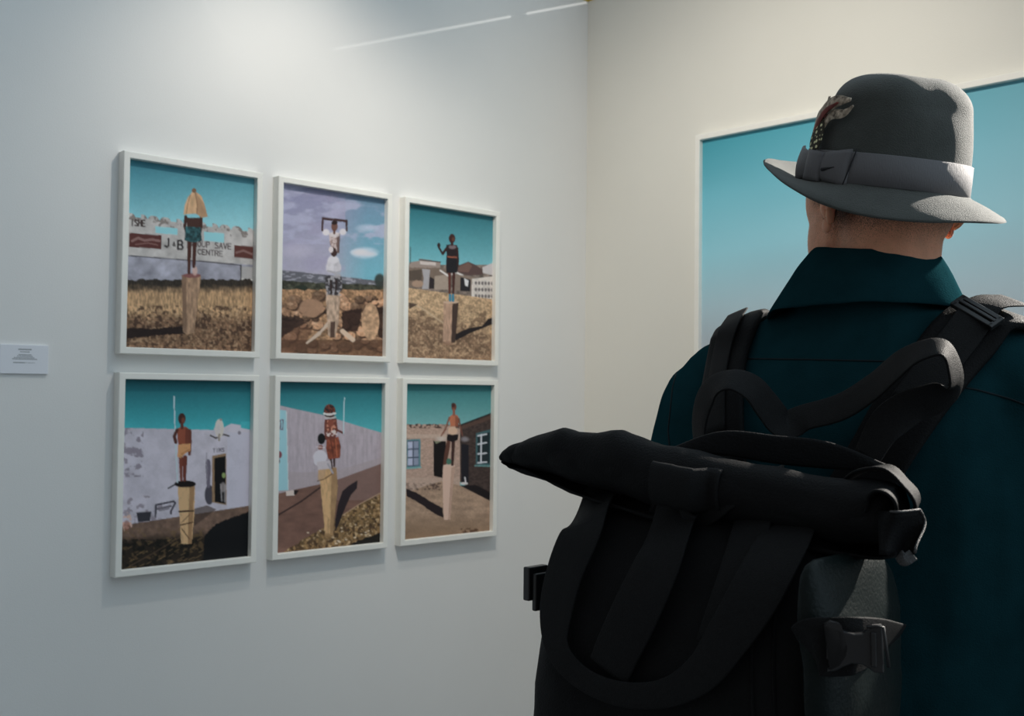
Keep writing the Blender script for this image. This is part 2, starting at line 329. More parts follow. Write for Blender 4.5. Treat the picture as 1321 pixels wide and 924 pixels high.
def paint_c(p):
    p.vgrad(np.ones_like(p.X), 90, 420, (22,86,98), (92,148,160))
    g = p.Y > 392; p.fill(g, (92,84,80)); p.mottle(g, .45, 16, 3)
    p.poly([(108,380),(160,372),(160,362),(264,376),(262,404),(230,420),(108,420)], (118,108,104)); p.line([(158,366),(264,378)], 5, (52,46,50)); p.poly([(162,374),(240,380),(240,396),(162,390)], (152,146,146)); p.line([(116,305),(114,385)], 4, (58,70,72))
    p.poly([(108,405),(300,410),(300,500),(106,500)], (96,84,76), .9, 10); p.poly([(172,412),(212,416),(208,452),(204,512),(172,512),(180,460)], (128,128,134)); p.poly([(210,450),(232,462),(232,510),(206,512)], (40,34,38))
    p.poly([(235,448),(300,440),(302,515),(232,515)], (126,116,108)); p.ell(150, 486, 32, 20, (132,112,98), .9, .4); p.poly([(106,420),(170,414),(172,470),(106,470)], (66,58,52), .8, 12)
    p.poly([(340,400),(400,376),(436,392),(470,416),(474,440),(400,446),(350,430)], (74,58,58)); p.poly([(350,404),(400,380),(420,398),(400,430),(352,424)], (98,76,70), .8); p.line([(262,420),(300,446),(340,430),(372,444),(380,470)], 8, (170,170,172))
    p.poly([(336,440),(430,452),(430,522),(330,520)], (108,96,88), .9); p.poly([(362,452),(412,466),(410,524),(360,522)], (34,32,38)); p.poly([(380,458),(402,470),(398,500),(384,494)], (172,174,180)); p.poly([(470,404),(526,380),(526,446),(472,432)], (150,148,152))
    w = p.poly([(418,462),(526,448),(526,574),(416,556)], (158,154,152)); p.mottle(w, .12, 20, 5)
    for r in range(3):
        for c in range(6): p.ell(438+c*16, 482+r*32+c*.5, 6, 9, (92,88,90))
    g = p.Y > 506+(p.X-105)*.135; p.fill(g, (138,118,94)); p.mottle(g, .2, 16, 7, .7, 1.4)
    m = np.clip((p.Y-600-(p.X-105)*.25)/80, 0, 1); p.fill(m, (112,92,74)); p.mottle(g, .28, 6, 9); p.blotch(p.Y > 620, (78,62,50), 22, .54, 13, .6); p.blotch(g, (170,148,120), 12, .6, 14, .5)
    p.line([(108,580),(170,606),(280,682)], 7, (150,134,114), .8); p.poly([(106,578),(150,588),(108,612)], (52,42,38), .8)
    p.poly([(334,736),(400,706),(470,694),(498,660),(524,650),(524,684),(480,702),(410,730),(338,768)], (26,22,26), .95)
    st = p.poly([(277,572),(353,576),(344,660),(334,776),(300,782),(274,770),(278,660)], (140,116,100), jit=4); p.mottle(st, .16, 10, 20, 1.5, .4); p.poly([(322,576),(353,576),(336,776),(316,780)], (44,34,32), .85); p.ell(314, 577, 38, 7, (152,132,116)); p.ell(300, 780, 28, 14, (120,96,80), .8, .8)
    p.line([(308,430),(308,538)], 16, (78,42,36), w2=9); p.line([(329,430),(326,538)], 15, (60,32,30), w2=9); p.line([(310,542),(311,568)], 12, (36,104,128)); p.line([(325,542),(325,570)], 12, (36,104,128))
    p.poly([(293,345),(345,345),(351,400),(344,432),(292,432),(290,390)], (28,26,32)); p.poly([(292,294),(318,290),(346,296),(350,345),(345,362),(296,360),(290,310)], (34,26,30)); p.line([(300,352),(342,356)], 7, (120,70,54)); p.ell(322, 304, 22, 12, (120,110,116), .7, .5)
    p.line([(292,312),(274,338)], 13, (46,26,26)); p.line([(274,338),(257,310)], 10, (46,26,26)); p.ell(255, 296, 8, 13, (40,24,24)); p.line([(346,310),(350,370),(347,398)], 10, (46,28,28)); p.ell(320, 262, 16, 23, (52,30,28)); p.ell(326, 266, 8, 12, (96,58,46), .7, .6); p.line([(320,280),(320,292)], 13, (50,30,28))
    return 2.9
def paint_d(p):
    p.vgrad(np.ones_like(p.X), 60, 250, (8,78,88), (38,140,150))
    w = (p.Y > 238-(p.X-90)*.0+np.where(p.X < 420, 8*(p.X-90)/330, 0)) & (p.X < 560); w &= p.Y > np.where(p.X > 455, 224, 0); p.fill(w, (148,146,158)); p.poly([(455,238),(485,222),(520,228),(556,246),(556,270),(455,262)], (152,150,162)); p.fill((p.X > 520) & (p.Y < 238+(p.X-520)*.2) & (p.Y > 215), (38,140,150)); p.mottle(w, .08, 40, 3)
    p.blotch(w & (p.X < 160) & (p.Y < 420), (104,98,110), 20, .55, 7, .8); p.blotch(w & (p.X < 230) & (p.Y > 490), (98,90,100), 22, .58, 9, .6); p.fill(w & (p.X > 470) & (p.Y > 255), (150,152,168), .5)
    gy = 598-(p.X-90)*.155; g = p.Y > gy; p.fill(g, (94,76,66)); p.mottle(g, .2, 14, 5)
    d = np.clip((p.Y-(640-(p.X-90)*.08)-20*(p.n(30, 8)-.5))/30, 0, 1); p.fill(d, (36,30,24)); p.blotch(p.Y > 610, (92,74,48), 12, .58, 13, .6); p.blotch(p.Y > 650, (14,14,12), 16, .5, 15, .7)
    p.poly([(386,640),(420,600),(460,580),(556,545),(556,730),(380,745)], (12,14,18), .96, 8)
    p.poly([(340,540),(395,525),(430,540),(350,600),(330,600)], (56,46,42), .6); p.line([(110,750),(200,700),(300,640)], 5, (84,66,50), .6)
    for i in range(40):
        a, b = rng.random(2); x = 90+290*a; y = 650+115*b; p.line([(x, y), (x+16, y-9)], 3, (112,92,62), .6)
    p.poly([(134,552),(190,548),(184,582),(140,588)], (46,46,54)); p.line([(204,566),(206,524),(272,510),(278,516),(262,546),(262,556)], 7, (58,56,66)); p.line([(206,540),(262,528)], 6, (66,64,74)); p.poly([(214,534),(262,522),(256,540),(216,548)], (96,92,102), .7)
    p.blotch(p.ell(100, 590, 18, 40), (176,150,140), 8, .5, 30, 1); p.ell(98, 600, 14, 22, (110,70,60), .6, .5)
    p.ell(404, 486, 18, 38, (58,56,66), .95, .15); p.ell(399, 368, 9, 14, (88,84,98)); p.line([(400,380),(400,455)], 20, (88,84,98), w2=12); p.line([(393,330),(396,430)], 3, (112,108,120))
    p.poly([(414,342),(464,332),(466,338),(467,524),(414,514)], (116,96,74)); p.poly([(422,350),(464,342),(464,520),(424,512)], (14,14,16)); p.ell(457, 414, 8, 12, (120,140,84), .9, .5); p.line([(446,448),(450,508)], 5, (110,108,112)); p.line([(462,450),(461,512)], 5, (104,102,106)); p.ell(455, 458, 12, 22, (128,122,124), .8, .5)
    p.text('TIMS', 418, 316, 7, 13, 4, -.1, 3, (84,80,92)); p.line([(408,266),(428,276),(456,262),(476,268)], 6, (60,56,60)); p.ell(441, 240, 17, 36, (176,172,168), 1, .15); p.ell(437, 244, 9, 26, (148,146,150), .8, .4); p.line([(441,262),(440,284)], 7, (120,112,104)); p.ell(446, 208, 5, 5, (120,116,116)); p.ell(515, 256, 6, 7, (104,100,112))
    st = p.poly([(286,446),(350,450),(348,560),(338,668),(300,668),(294,580)], (166,138,102), jit=3); p.mottle(st, .22, 10, 20, 1.6, .5); p.poly([(330,450),(350,450),(338,668),(324,668)], (110,84,58), .7); p.line([(292,548),(344,546)], 6, (48,34,28)); p.line([(298,598),(342,588)], 5, (70,50,36)); p.line([(302,612),(330,650)], 4, (84,62,44)); p.line([(330,560),(300,590)], 3, (96,70,50))
    p.ell(314, 446, 40, 13, (22,16,18)); p.line([(276,448),(252,462)], 5, (40,36,42))
    p.line([(273,122),(277,250),(286,440)], 4, (176,196,206))
    p.line([(298,350),(300,432)], 15, (96,50,38), w2=9); p.line([(314,348),(312,432)], 17, (88,44,34), w2=10); t = p.poly([(285,240),(300,234),(318,234),(334,246),(330,290),(328,312),(292,312),(286,280)], (116,62,44)); p.poly([(316,238),(334,246),(328,312),(314,312)], (78,40,32), .6)
    p.line([(284,246),(274,270),(280,292)], 12, (70,38,32)); p.line([(332,248),(333,290),(330,335)], 11, (88,48,38)); s = p.poly([(288,300),(335,296),(334,322),(314,334),(298,350),(286,346)], (168,124,82)); p.mottle(s, .25, 8, 30); p.line([(300,335),(330,318)], 6, (140,96,58), .8); p.ell(302, 204, 14, 21, (56,32,28)); p.ell(307, 210, 8, 13, (104,60,46), .8, .6); p.line([(302,222),(303,238)], 11, (78,42,34))
    return 3.2
def paint_e(p):
    p.vgrad(np.ones_like(p.X), 80, 280, (12,84,94), (52,136,146))
    ty = np.interp(p.X, [100,160,300,460,550], [182,196,226,276,302]); w = p.Y > ty; p.fill(w, (138,132,142)); p.mottle(w, .07, 24, 4, 2.5, .5)
    for x in range(150, 550, 36): p.line([(x, 200+(x-150)*.28), (x+2, 520)], 2, (118,112,122), .5)
    by = np.interp(p.X, [100,200,360,550], [470,478,470,412]); p.fill((p.Y > by), (132,124,130), .6)
    g = p.Y > np.interp(p.X, [95,180,290,370,550], [572,552,528,506,440]); p.fill(g, (98,74,66)); p.mottle(g, .12, 30, 7, .6, 1.4); p.fill(g & (p.X > 350) & (p.Y < 600), (108,90,88), .6)
    p.line([(95,668),(200,606),(290,540)], 7, (36,28,30), .85); e = p.Y > np.interp(p.X, [95,200,300,380,450,550], [845,780,720,668,622,572])+10*(p.n(18, 9)-.5); p.fill(e, (104,84,56)); p.mottle(e, .45, 9, 11); p.blotch(e, (160,140,110), 9, .62, 12, .8); p.blotch(e, (52,38,28), 12, .56, 14, .7)
    for i in range(26):
        a, b = rng.random(2); p.ell(220+320*a, 700+110*b, 4+4*b, 3, (176,164,146), .8)
    p.line([(380,668),(460,616),(550,568)], 4, (150,128,104), .8); p.poly([(420,790),(550,742),(550,800),(430,806)], (18,18,18), .9, 8)
    s = p.poly([(95,200),(134,206),(143,555),(95,560)], (118,158,170)); p.line([(136,208),(144,555)], 3, (170,190,194)); p.line([(104,250),(122,246),(120,290),(106,286),(112,262)], 4, (88,72,92)); p.line([(110,250),(112,290)], 4, (88,72,92)); p.line([(98,322),(106,330)], 4, (88,72,92)); p.ell(104, 400, 14, 18, (104,44,56), .9, .4); p.ell(100, 428, 9, 12, (70,44,60), .9, .4)
    p.poly([(134,560),(170,556),(172,578),(136,582)], (168,158,154)); p.poly([(170,556),(192,556),(180,574),(170,576)], (30,26,28))
    p.poly([(350,690),(362,620),(382,560),(410,536),(448,512),(446,548),(420,576),(396,630),(362,716),(350,735)], (34,28,34), .95)
    st = p.poly([(274,456),(356,456),(362,540),(348,660),(340,752),(306,756),(298,660),(286,540)], (160,132,96), jit=4); p.mottle(st, .2, 12, 20, 1.5, .4); p.poly([(334,456),(356,456),(362,540),(344,748),(328,748)], (108,86,62), .6); p.line([(272,516),(300,508),(340,482)], 4, (82,62,46)); p.ell(322, 756, 30, 14, (120,96,66), .8, .8); p.poly([(275,456),(312,456),(300,505),(274,512)], (146,122,98), .8)
    p.line([(330,410),(334,456)], 11, (52,34,32)); p.line([(346,410),(346,450)], 9, (52,34,32))
    b = p.poly([(312,336),(364,320),(375,362),(372,414),(320,420),(310,372)], (108,58,42)); p.mottle(b, .3, 10, 30); p.line([(330,330),(342,410)], 3, (64,34,28)); p.line([(352,330),(358,408)], 3, (170,100,66), .7)
    p.poly([(304,246),(356,240),(362,290),(350,330),(308,335),(302,300)], (92,50,42)); p.blotch(p.poly([(310,250),(352,246),(354,300),(314,300)]), (170,120,100), 8, .5, 33, .9); p.line([(356,290),(384,304)], 9, (86,44,36)); p.ell(346, 300, 8, 10, (200,190,190), .9, .4); p.blotch(p.ell(334, 308, 24, 14), (204,196,198), 7, .52, 35, .9)
    p.ell(326, 210, 26, 32, (48,34,34)); p.blotch(p.ell(326, 204, 24, 26), (106,56,44), 7, .48, 36, .9); p.line([(302,220),(326,224),(350,218)], 8, (206,206,208)); p.line([(306,236),(330,240),(352,234)], 6, (150,148,150)); p.ell(330, 262, 13, 17, (112,62,50)); p.line([(391,150),(386,305)], 4, (160,186,196))
    m = p.ell(284, 410, 32, 32, (178,178,190), 1, .35); p.ell(276, 430, 22, 20, (170,170,182), 1, .5); p.mottle(m, .12, 12, 31); p.ell(290, 330, 17, 24, (20,22,24)); p.ell(286, 368, 12, 10, (112,70,60)); p.line([(268,366),(304,368)], 3, (176,170,176)); p.poly([(268,432),(330,425),(334,460),(276,468)], (150,146,154), 1, 4); p.line([(318,440),(340,480)], 8, (130,128,138))
    return 3.0
def paint_f(p):
    p.vgrad(np.ones_like(p.X), 95, 300, (34,98,104), (92,142,146))
    w = (p.Y > 286+10*(p.n(14, 3)-.4)) & (p.X < 345); p.fill(w, (142,122,112)); p.mottle(w, .14, 8, 4, 1, 2); p.blotch(w & (p.Y < 306), (60,46,44), 10, .5, 6, .9); p.fill(w & (p.Y > 335) & (p.Y < 352), (162,148,138), .5)
    rw = p.poly([(345,290),(497,232),(497,652),(405,600),(345,560)], (58,48,46)); p.mottle(rw, .28, 9, 8, 1, 1.8); p.line([(344,292),(498,234)], 6, (30,26,28)); p.poly([(350,296),(497,244),(497,262),(350,312)], (84,62,54), .6)
    p.poly([(92,360),(158,356),(158,496),(92,500)], (72,112,120)); p.poly([(96,366),(150,364),(150,484),(96,488)], (62,74,92))
    for x, y in ((98,370),(98,410),(98,450),(126,368),(126,408),(126,448)): p.poly([(x,y),(x+22,y-1),(x+22,y+32),(x,y+33)], (150,158,182), .9 if x < 120 else .55)
    p.line([(92,496),(160,492)], 6, (100,140,142)); p.poly([(219,366),(278,368),(276,546),(220,532)], (20,16,18)); p.poly([(222,366),(260,366),(232,380)], (160,170,140), .6)
    p.ell(256, 356, 34, 14, (158,152,148), .8, .9); p.ell(368, 358, 26, 16, (120,120,128), .8, .9)
    p.poly([(352,380),(386,384),(386,572),(352,560)], (26,26,34)); p.poly([(420,330),(492,310),(490,486),(420,480)], (50,82,88)); p.poly([(428,340),(486,324),(484,474),(428,470)], (26,40,46)); p.line([(446,336),(444,470)], 7, (166,172,182))
    for y in (338, 378, 424, 466): p.line([(430,y+4),(470,y-4 if y < 400 else y)], 7, (160,166,176))
    p.line([(416,484),(492,486)], 6, (84,122,124))
    g = p.Y > np.interp(p.X, [88,180,260,345,420,500], [612,580,556,578,606,654]); p.fill(g, (134,114,98)); p.mottle(g, .12, 26, 11, .6, 1.4); p.mottle(g, .1, 5, 12); p.blotch((p.Y > 565) & (p.Y < 600) & (p.X < 260), (70,56,52), 9, .55, 13, .9); p.fill(w & (p.Y > 540) & ~g, (150,134,124), .5)
    p.fill(np.clip((p.Y-700)/120, 0, 1), (98,80,62), .7); p.blotch(p.ell(385, 792, 50, 14), (64,44,32), 9, .45, 16, .8); p.poly([(345,578),(420,575),(497,615),(497,656),(430,622)], (22,18,22), .95); p.ell(365, 568, 18, 6, (176,174,176)); p.line([(368,540),(372,566)], 6, (190,190,196))
    p.poly([(90,592),(140,612),(200,650),(262,684),(268,732),(225,712),(150,660),(92,628)], (26,20,26), .93, 6)
    st = p.poly([(265,482),(321,486),(312,580),(298,740),(268,740),(264,620),(262,540)], (176,152,140), jit=3); p.mottle(st, .1, 12, 20, 1.5, .5); p.poly([(304,486),(321,486),(298,740),(288,740)], (130,106,94), .6); p.ell(293, 484, 28, 6, (190,168,156))
    p.poly([(284,360),(300,358),(296,400),(282,474),(264,482),(272,420)], (78,50,42)); p.poly([(306,358),(322,360),(320,400),(314,484),(302,484),(304,400)], (54,34,32)); p.ell(292, 464, 13, 16, (56,96,84), 1, .3)
    p.poly([(284,335),(338,335),(334,362),(308,372),(282,362)], (24,18,22)); p.ell(310, 318, 24, 22, (180,154,134), 1, .4); p.poly([(292,254),(310,240),(332,244),(342,262),(334,296),(300,298)], (150,92,66)); p.poly([(322,244),(342,262),(336,300),(322,300)], (104,62,48), .7)
    p.line([(294,256),(276,310),(256,342)], 9, (110,72,60), w2=6); p.line([(340,262),(348,306),(356,340)], 8, (96,62,52), w2=6); p.ell(316, 205, 12, 19, (88,54,46)); p.ell(312, 196, 10, 12, (52,32,32), .8, .5); p.line([(316,218),(316,242)], 12, (120,74,58))
    return 2.9
W_, H_, DX, DZ, BR, DP = .3817, .50, .4693, .5843, .0175, .032
subj = [('A', 0, 0, paint_a, (130,180), 678/220., 'white-framed photo of a figure under a woven bell-shaped basket before a ruined shop wall'),
 ('B', 1, 0, paint_b, (330,210), 684/200., 'white-framed photo of figures in white on a stump among brown rocks under a cloudy sky'),
 ('C', 2, 0, paint_c, (500,240), 616/160., 'white-framed photo of a person in a dark dress raising one hand on a stump'),
 ('D', 0, 1, paint_d, (130,470), 635/220., 'white-framed photo of a boy holding a long pole, beside a white wall with a doorway'),
 ('E', 1, 1, paint_e, (330,470), 616/180., 'white-framed photo of two costumed figures on a post by a long grey wall'),
 ('F', 2, 1, paint_f, (500,470), 591/160., 'white-framed photo of a bare-chested figure on a pale post between two brick houses')]
fm = frame_mesh(W_, H_, BR, DP)
for key, c, r, fn, reg, scl, lab in subj:
    ox, oz = c*DX, 2.079-r*DZ
    e = empty('picture_frame', lab, 'framed photo', Matrix.Translation((ox, 0, oz)), 'six small framed photos hung in two rows')
    link('frame', fm.copy(), M_frame, e)
    P = Paint(W_, H_, (ox, 0, oz), -DP+.018, reg, scl); gain = fn(P)
    grid_print('photo_print', W_, H_, P.nx, P.ny, -DP+.018, P.out(gain*GAIN), e, M_print)
    MB().box((-.004, -DP+.0205, -H_-.004), (W_+.004, -.004, .004)).build('backing_board', M_back, e)
# the large sky photograph on the right wall
WB, HB = 2.05, 1.45
e = empty('picture_frame', 'large cream-framed photo of plain blue sky behind the man in the hat', 'framed photo',
          Matrix.Translation((XR, -.5504, 2.340))@Matrix.Rotation(-pi/2, 4, 'Z'))
link('frame', frame_mesh(WB, HB, .019, DP), M_frame, e)
nx, ny = 90, 70; U_, V_ = np.meshgrid(np.linspace(0, 1, nx)*WB, np.linspace(0, 1, ny)*HB)
k = np.clip(V_/.78+.03*U_, 0, 1.2); st = [0, .25, .5, .75, 1.0, 1.2]
cc = np.array([(46,128,146),(82,152,170),(112,168,184),(138,164,176),(150,152,160),(150,146,152)], float)
img = np.stack([np.interp(k, st, cc[:, i]) for i in range(3)], -1); img += (vnoise(U_*3, V_*9, 5)-.5)[..., None]*6
lift = np.clip(U_/1.3, 0, 1)[..., None]; img = img*(1-.30*lift)+np.array((168,184,198))*.30*lift
grid_print('photo_print', WB, HB, nx, ny, -DP+.018, np.clip(s2l(img*.88+.12*img.mean(-1, keepdims=True))*GAINB, 0, .9), e, M_print)
MB().box((-.004, -DP+.0205, -HB-.004), (WB+.004, -.004, .004)).build('backing_board', M_back, e)

# caption card by the left edge
e = empty('caption_card', 'small white caption card with tiny grey print left of the framed photos', 'label card', Matrix.Translation((-.31, 0, 1.54)))
M_card = mat('card_white', (.80, .82, .88), .5); M_ink = mat('ink_grey', (.22, .24, .25), .7)
link('card', bevel(MB().box((0, -.006, -.036), (.118, 0, .036)).mesh(), .0006, 2), M_card, e)
t = MB()
for z, x0, x1, h, gap in ((.0245, .044, .076, .0030, .7), (.0185, .049, .071, .0022, .6), (.0115, .045, .076, .0020, .62), (.0080, .042, .079, .0020, .62), (.0040, .034, .084, .0020, .62), (.0005, .030, .090, .0022, .62), (-.0085, .033, .061, .0024, .7), (-.0085, .063, .085, .0014, .5)):
    x = x0
    while x < x1:
        wd = random.choice((.0012, .0016, .0024)); t.box((x, -.0063, z-h/2), (min(x+wd, x1), -.0058, z+h/2)); x += wd/gap
t.build('printed_text', M_ink, e)
# ------------------------------------------------------------------ the visitor (built in his own frame, then set down with LM)
M_skin = mat('skin', (.88, .42, .26), .5, .10, 45, .5, 420, sss=.2, spec=.3)
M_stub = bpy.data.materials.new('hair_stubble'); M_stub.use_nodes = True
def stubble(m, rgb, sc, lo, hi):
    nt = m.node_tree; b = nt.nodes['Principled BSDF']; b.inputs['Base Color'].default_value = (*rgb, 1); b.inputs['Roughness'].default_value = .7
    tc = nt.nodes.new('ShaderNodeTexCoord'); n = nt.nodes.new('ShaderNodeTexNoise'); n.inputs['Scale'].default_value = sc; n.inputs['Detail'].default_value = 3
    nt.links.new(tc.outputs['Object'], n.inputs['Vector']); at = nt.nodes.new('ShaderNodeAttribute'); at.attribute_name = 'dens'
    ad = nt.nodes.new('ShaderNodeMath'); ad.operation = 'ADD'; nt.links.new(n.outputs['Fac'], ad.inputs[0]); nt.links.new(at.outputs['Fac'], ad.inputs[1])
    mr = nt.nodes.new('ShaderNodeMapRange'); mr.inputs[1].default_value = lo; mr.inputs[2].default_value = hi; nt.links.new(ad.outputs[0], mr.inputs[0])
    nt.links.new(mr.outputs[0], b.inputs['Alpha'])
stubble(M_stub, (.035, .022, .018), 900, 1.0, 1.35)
M_felt = mat('hat_felt', (.064, .071, .066), .85, .10, 60, .55, 700, sheen=.2)
M_band = mat('hat_ribbon', (.150, .148, .158), .75, .04, 30, .3, 900, sheen=.2, stretch=(1, 1, .15))
M_jack = mat('jacket_teal_cotton', (.0085, .040, .050), 1.0, .12, 25, .35, 600, spec=0)
M_seam = mat('jacket_stitching', (.002, .012, .017), .9)
M_trou = mat('trousers_charcoal', (.02, .02, .024), .8, .1, 40, .2, 500)
M_shoe = mat('shoe_leather', (.03, .02, .015), .45)
M_sole = mat('shoe_sole', (.02, .02, .02), .8)
person = empty('person', 'man seen from behind in a grey felt hat and dark teal jacket', 'person', LM)

TA = .30                                    # torso turned: right shoulder nearer the camera
TR = rotz(-TA); TC = np.array([-.010, .0, 0])
def T(x, y, z): return TR@np.array([x, y, z])+TC
HT = .56; HR = rotz(HT); HC = np.array([.009, -.005, 0])
def Hd(x, y, z): return HR@np.array([x, y, z])+HC
hp = dict(cx=.0067, cz=1.7192, th=.4998, ta=.207, ro=.0663, a=.0986, b=.0965, wd=.0472, c0=-.0005, c1=.0324, c2=-.0003)
HM = rotz(hp['th'])@rotx(hp['ta'])@roty(hp['ro']); HO = np.array([hp['cx'], 0, hp['cz']])
A_, B_ = hp['a'], hp['b']
def hz(phi, r, z): return HM@np.array([(A_+r)*sin(phi), (B_+r)*cos(phi), z])+HO
# --- body: one continuous surface, head to feet
b = MB()
b.ell(Hd(0, -.012, 1.748), (.080, .100, .092), HR, 28, 18)
b.ell(Hd(0, .035, 1.705), (.066, .068, .088), HR, 24, 16)
b.ell(Hd(0, .042, 1.640), (.054, .054, .040), HR, 24, 12)
b.ell(Hd(0, .074, 1.618), (.026, .024, .022), HR, 16, 10)
b.ell(Hd(0, -.040, 1.690), (.062, .052, .055), HR, 20, 12)
for s in (-1, 1):
    b.cap(Hd(s*.058, .014, 1.660), Hd(s*.046, .055, 1.622), .015, .015)      # jaw
    b.ell(Hd(s*.036, .074, 1.688), (.022, .020, .018), HR, 14, 10)          # cheek
    b.ell(Hd(s*.030, .088, 1.727), (.026, .014, .010), HR, 14, 8)           # brow
    b.cap(Hd(s*.052, -.022, 1.660), Hd(s*.030, .04, 1.545), .012, .016)    # neck tendon
    b.ell(Hd(s*.050, .034, 1.662), (.024, .044, .056), HR, 16, 12); b.ell(Hd(s*.054, .042, 1.712), (.018, .040, .045), HR, 16, 12)
b.cap(Hd(0, .098, 1.720), Hd(0, .122, 1.684), .008, .0125); b.ell(Hd(.011, .112, 1.681), (.007, .009, .007), HR, 10, 8); b.ell(Hd(-.011, .112, 1.681), (.007, .009, .007), HR, 10, 8)
b.ell(Hd(0, .096, 1.656), (.024, .011, .0065), HR, 14, 8); b.ell(Hd(0, .094, 1.646), (.021, .011, .0070), HR, 14, 8)
b.cap((-.002, -.018, 1.50), Hd(-.004, -.024, 1.675), .063, .0585, 24)
TX = lambda x, y, z: T(x, y, z)
b.ell(TX(0, 0, 1.40), (.175, .095, .16), TR, 24, 16); b.ell(TX(0, .005, 1.15), (.15, .095, .18), TR, 24, 16); b.ell(TX(0, 0, .95), (.155, .10, .12), TR, 24, 16)
b.cap(TX(-.10, -.005, 1.49), TX(.10, -.005, 1.49), .055, .055)
hands = []
for s in (-1, 1):
    sh, elb, wr = TX(s*.195, -.005, 1.45), TX(s*.255, -.015, 1.165), TX(s*.245, .10, .93)
    b.cap(sh, elb, .052, .040); b.cap(elb, wr, .040, .026)
    pc = TX(s*.240, .128, .865); b.cap(wr, pc, .026, .026)
    b.ell((wr+pc)/2+np.array([0, 0, -.035]), (.016, .038, .045), TR, 14, 10)
    for k in range(4):
        r0 = TX(s*.240, .100+.021*k, .850+.004*k); r1 = TX(s*.234, .108+.021*k, .812+.003*(k == 0)); r2 = TX(s*.222, .112+.021*k, .785-.006*(k in (1, 2))); r3 = TX(s*.208, .112+.021*k, .768-.006*(k in (1, 2)))
        b.cap(r0, r1, .0092, .0085, 8); b.cap(r1, r2, .0085, .0078, 8); b.cap(r2, r3, .0078, .007, 8)
    b.cap(TX(s*.236, .145, .905), TX(s*.222, .178, .875), .0115, .0095, 8); b.cap(TX(s*.222, .178, .875), TX(s*.210, .186, .848), .0095, .008, 8)
    b.cap(TX(s*.09, 0, .93), TX(s*.10, .01, .50), .080, .052); b.cap(TX(s*.10, .01, .50), TX(s*.105, -.01, .11), .052, .034); b.cap(TX(s*.105, -.01, .07), TX(s*.115, .12, .045), .034, .026)
me = remesh(b, .0042, 6)
for v in me.vertices:
    q = HM.T@(np.array(v.co)-HO)
    if q[2] > -.012:
        k = 1-.06-.30*max(0, (q[2]-.045)/.06)**2 if q[2] < .105 else .4
        r = math.hypot(q[0]/(A_*k), q[1]/(B_*k))
        if r > .97: q[0] *= .97/r; q[1] *= .97/r
        q[2] = min(q[2], .098-.02*math.exp(-(q[0]/.03)**2)); v.co = HM@q+HO
me.update()
# ears joined into the same skin mesh
eb = MB()
for s in (-1, 1):
    def E_(x, y, z): return Hd(s*(.0765+x), y-.008, 1.699+z)
    sh = []                                   # cupped shell leaning out from the skull
    for i in range(9):
        u = i/8; row = []
        for k in range(28):
            a = 2*pi*k/28; R = (1-.20*max(0, -sin(a))) ; yy = -.006-.0175*cos(a)*R*u; zz = .031*sin(a)*R*u
            out = .0055+.010*u**1.5*(.55-.45*cos(a+pi)) if False else -.001+.0165*(u**1.4)*(.25+.75*max(0, cos(a)))
            row.append(E_(out, yy, zz))
        sh.append(row)
    bk_ = [[np.array(p)+HR@np.array([-s*.0035, -.001, 0]) for p in row] for row in sh]
    eb.loft(sh+bk_[::-1])
    rim = [E_(-.001+.0165*(.25+.75*max(0, cos(a))), -.006-.0175*cos(a)*(1-.20*max(0, -sin(a))), .031*sin(a)*(1-.20*max(0, -sin(a)))) for a in np.linspace(-1.3, 2.5, 26)]
    eb.tube(rim, .0034, 8); eb.ell(E_(.006, -.002, -.027), (.0048, .0085, .009), HR, 12, 10)
    eb.ell(E_(.0, .006, .0), (.009, .010, .020), HR, 12, 10)
em = evalmods(eb.mesh(), [('SMOOTH', dict(iterations=2, factor=.4))])
bm = bmesh.new(); bm.from_mesh(me); bm.from_mesh(em); bm.to_mesh(me); bm.free(); me.update()
body = link('body', me, M_skin, person, True)
bodyT = BVHTree.FromObject(body, bpy.context.evaluated_depsgraph_get()) if False else BVHTree.FromPolygons([v.co for v in me.vertices], [p.vertices for p in me.polygons])
# --- cropped hair: thin shell over the back of the head, fading down the nape
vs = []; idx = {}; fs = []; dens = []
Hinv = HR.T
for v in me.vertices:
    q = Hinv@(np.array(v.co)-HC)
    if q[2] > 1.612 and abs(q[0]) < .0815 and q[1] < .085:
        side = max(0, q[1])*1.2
        d = (q[2]-(1.650+side*.9))*14  # hair made denser below the brim to carry the brim's shade as well
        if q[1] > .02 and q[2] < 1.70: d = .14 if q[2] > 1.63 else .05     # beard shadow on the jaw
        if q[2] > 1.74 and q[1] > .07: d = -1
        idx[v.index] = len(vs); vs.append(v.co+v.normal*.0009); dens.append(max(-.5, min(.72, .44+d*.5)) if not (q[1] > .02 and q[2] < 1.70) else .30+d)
for p in me.polygons:
    if all(i in idx for i in p.vertices): fs.append([idx[i] for i in p.vertices])
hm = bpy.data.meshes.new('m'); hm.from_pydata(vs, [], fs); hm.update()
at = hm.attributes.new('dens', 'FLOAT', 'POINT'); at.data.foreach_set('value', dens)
h = link('cropped_hair', hm, M_stub, person, True)

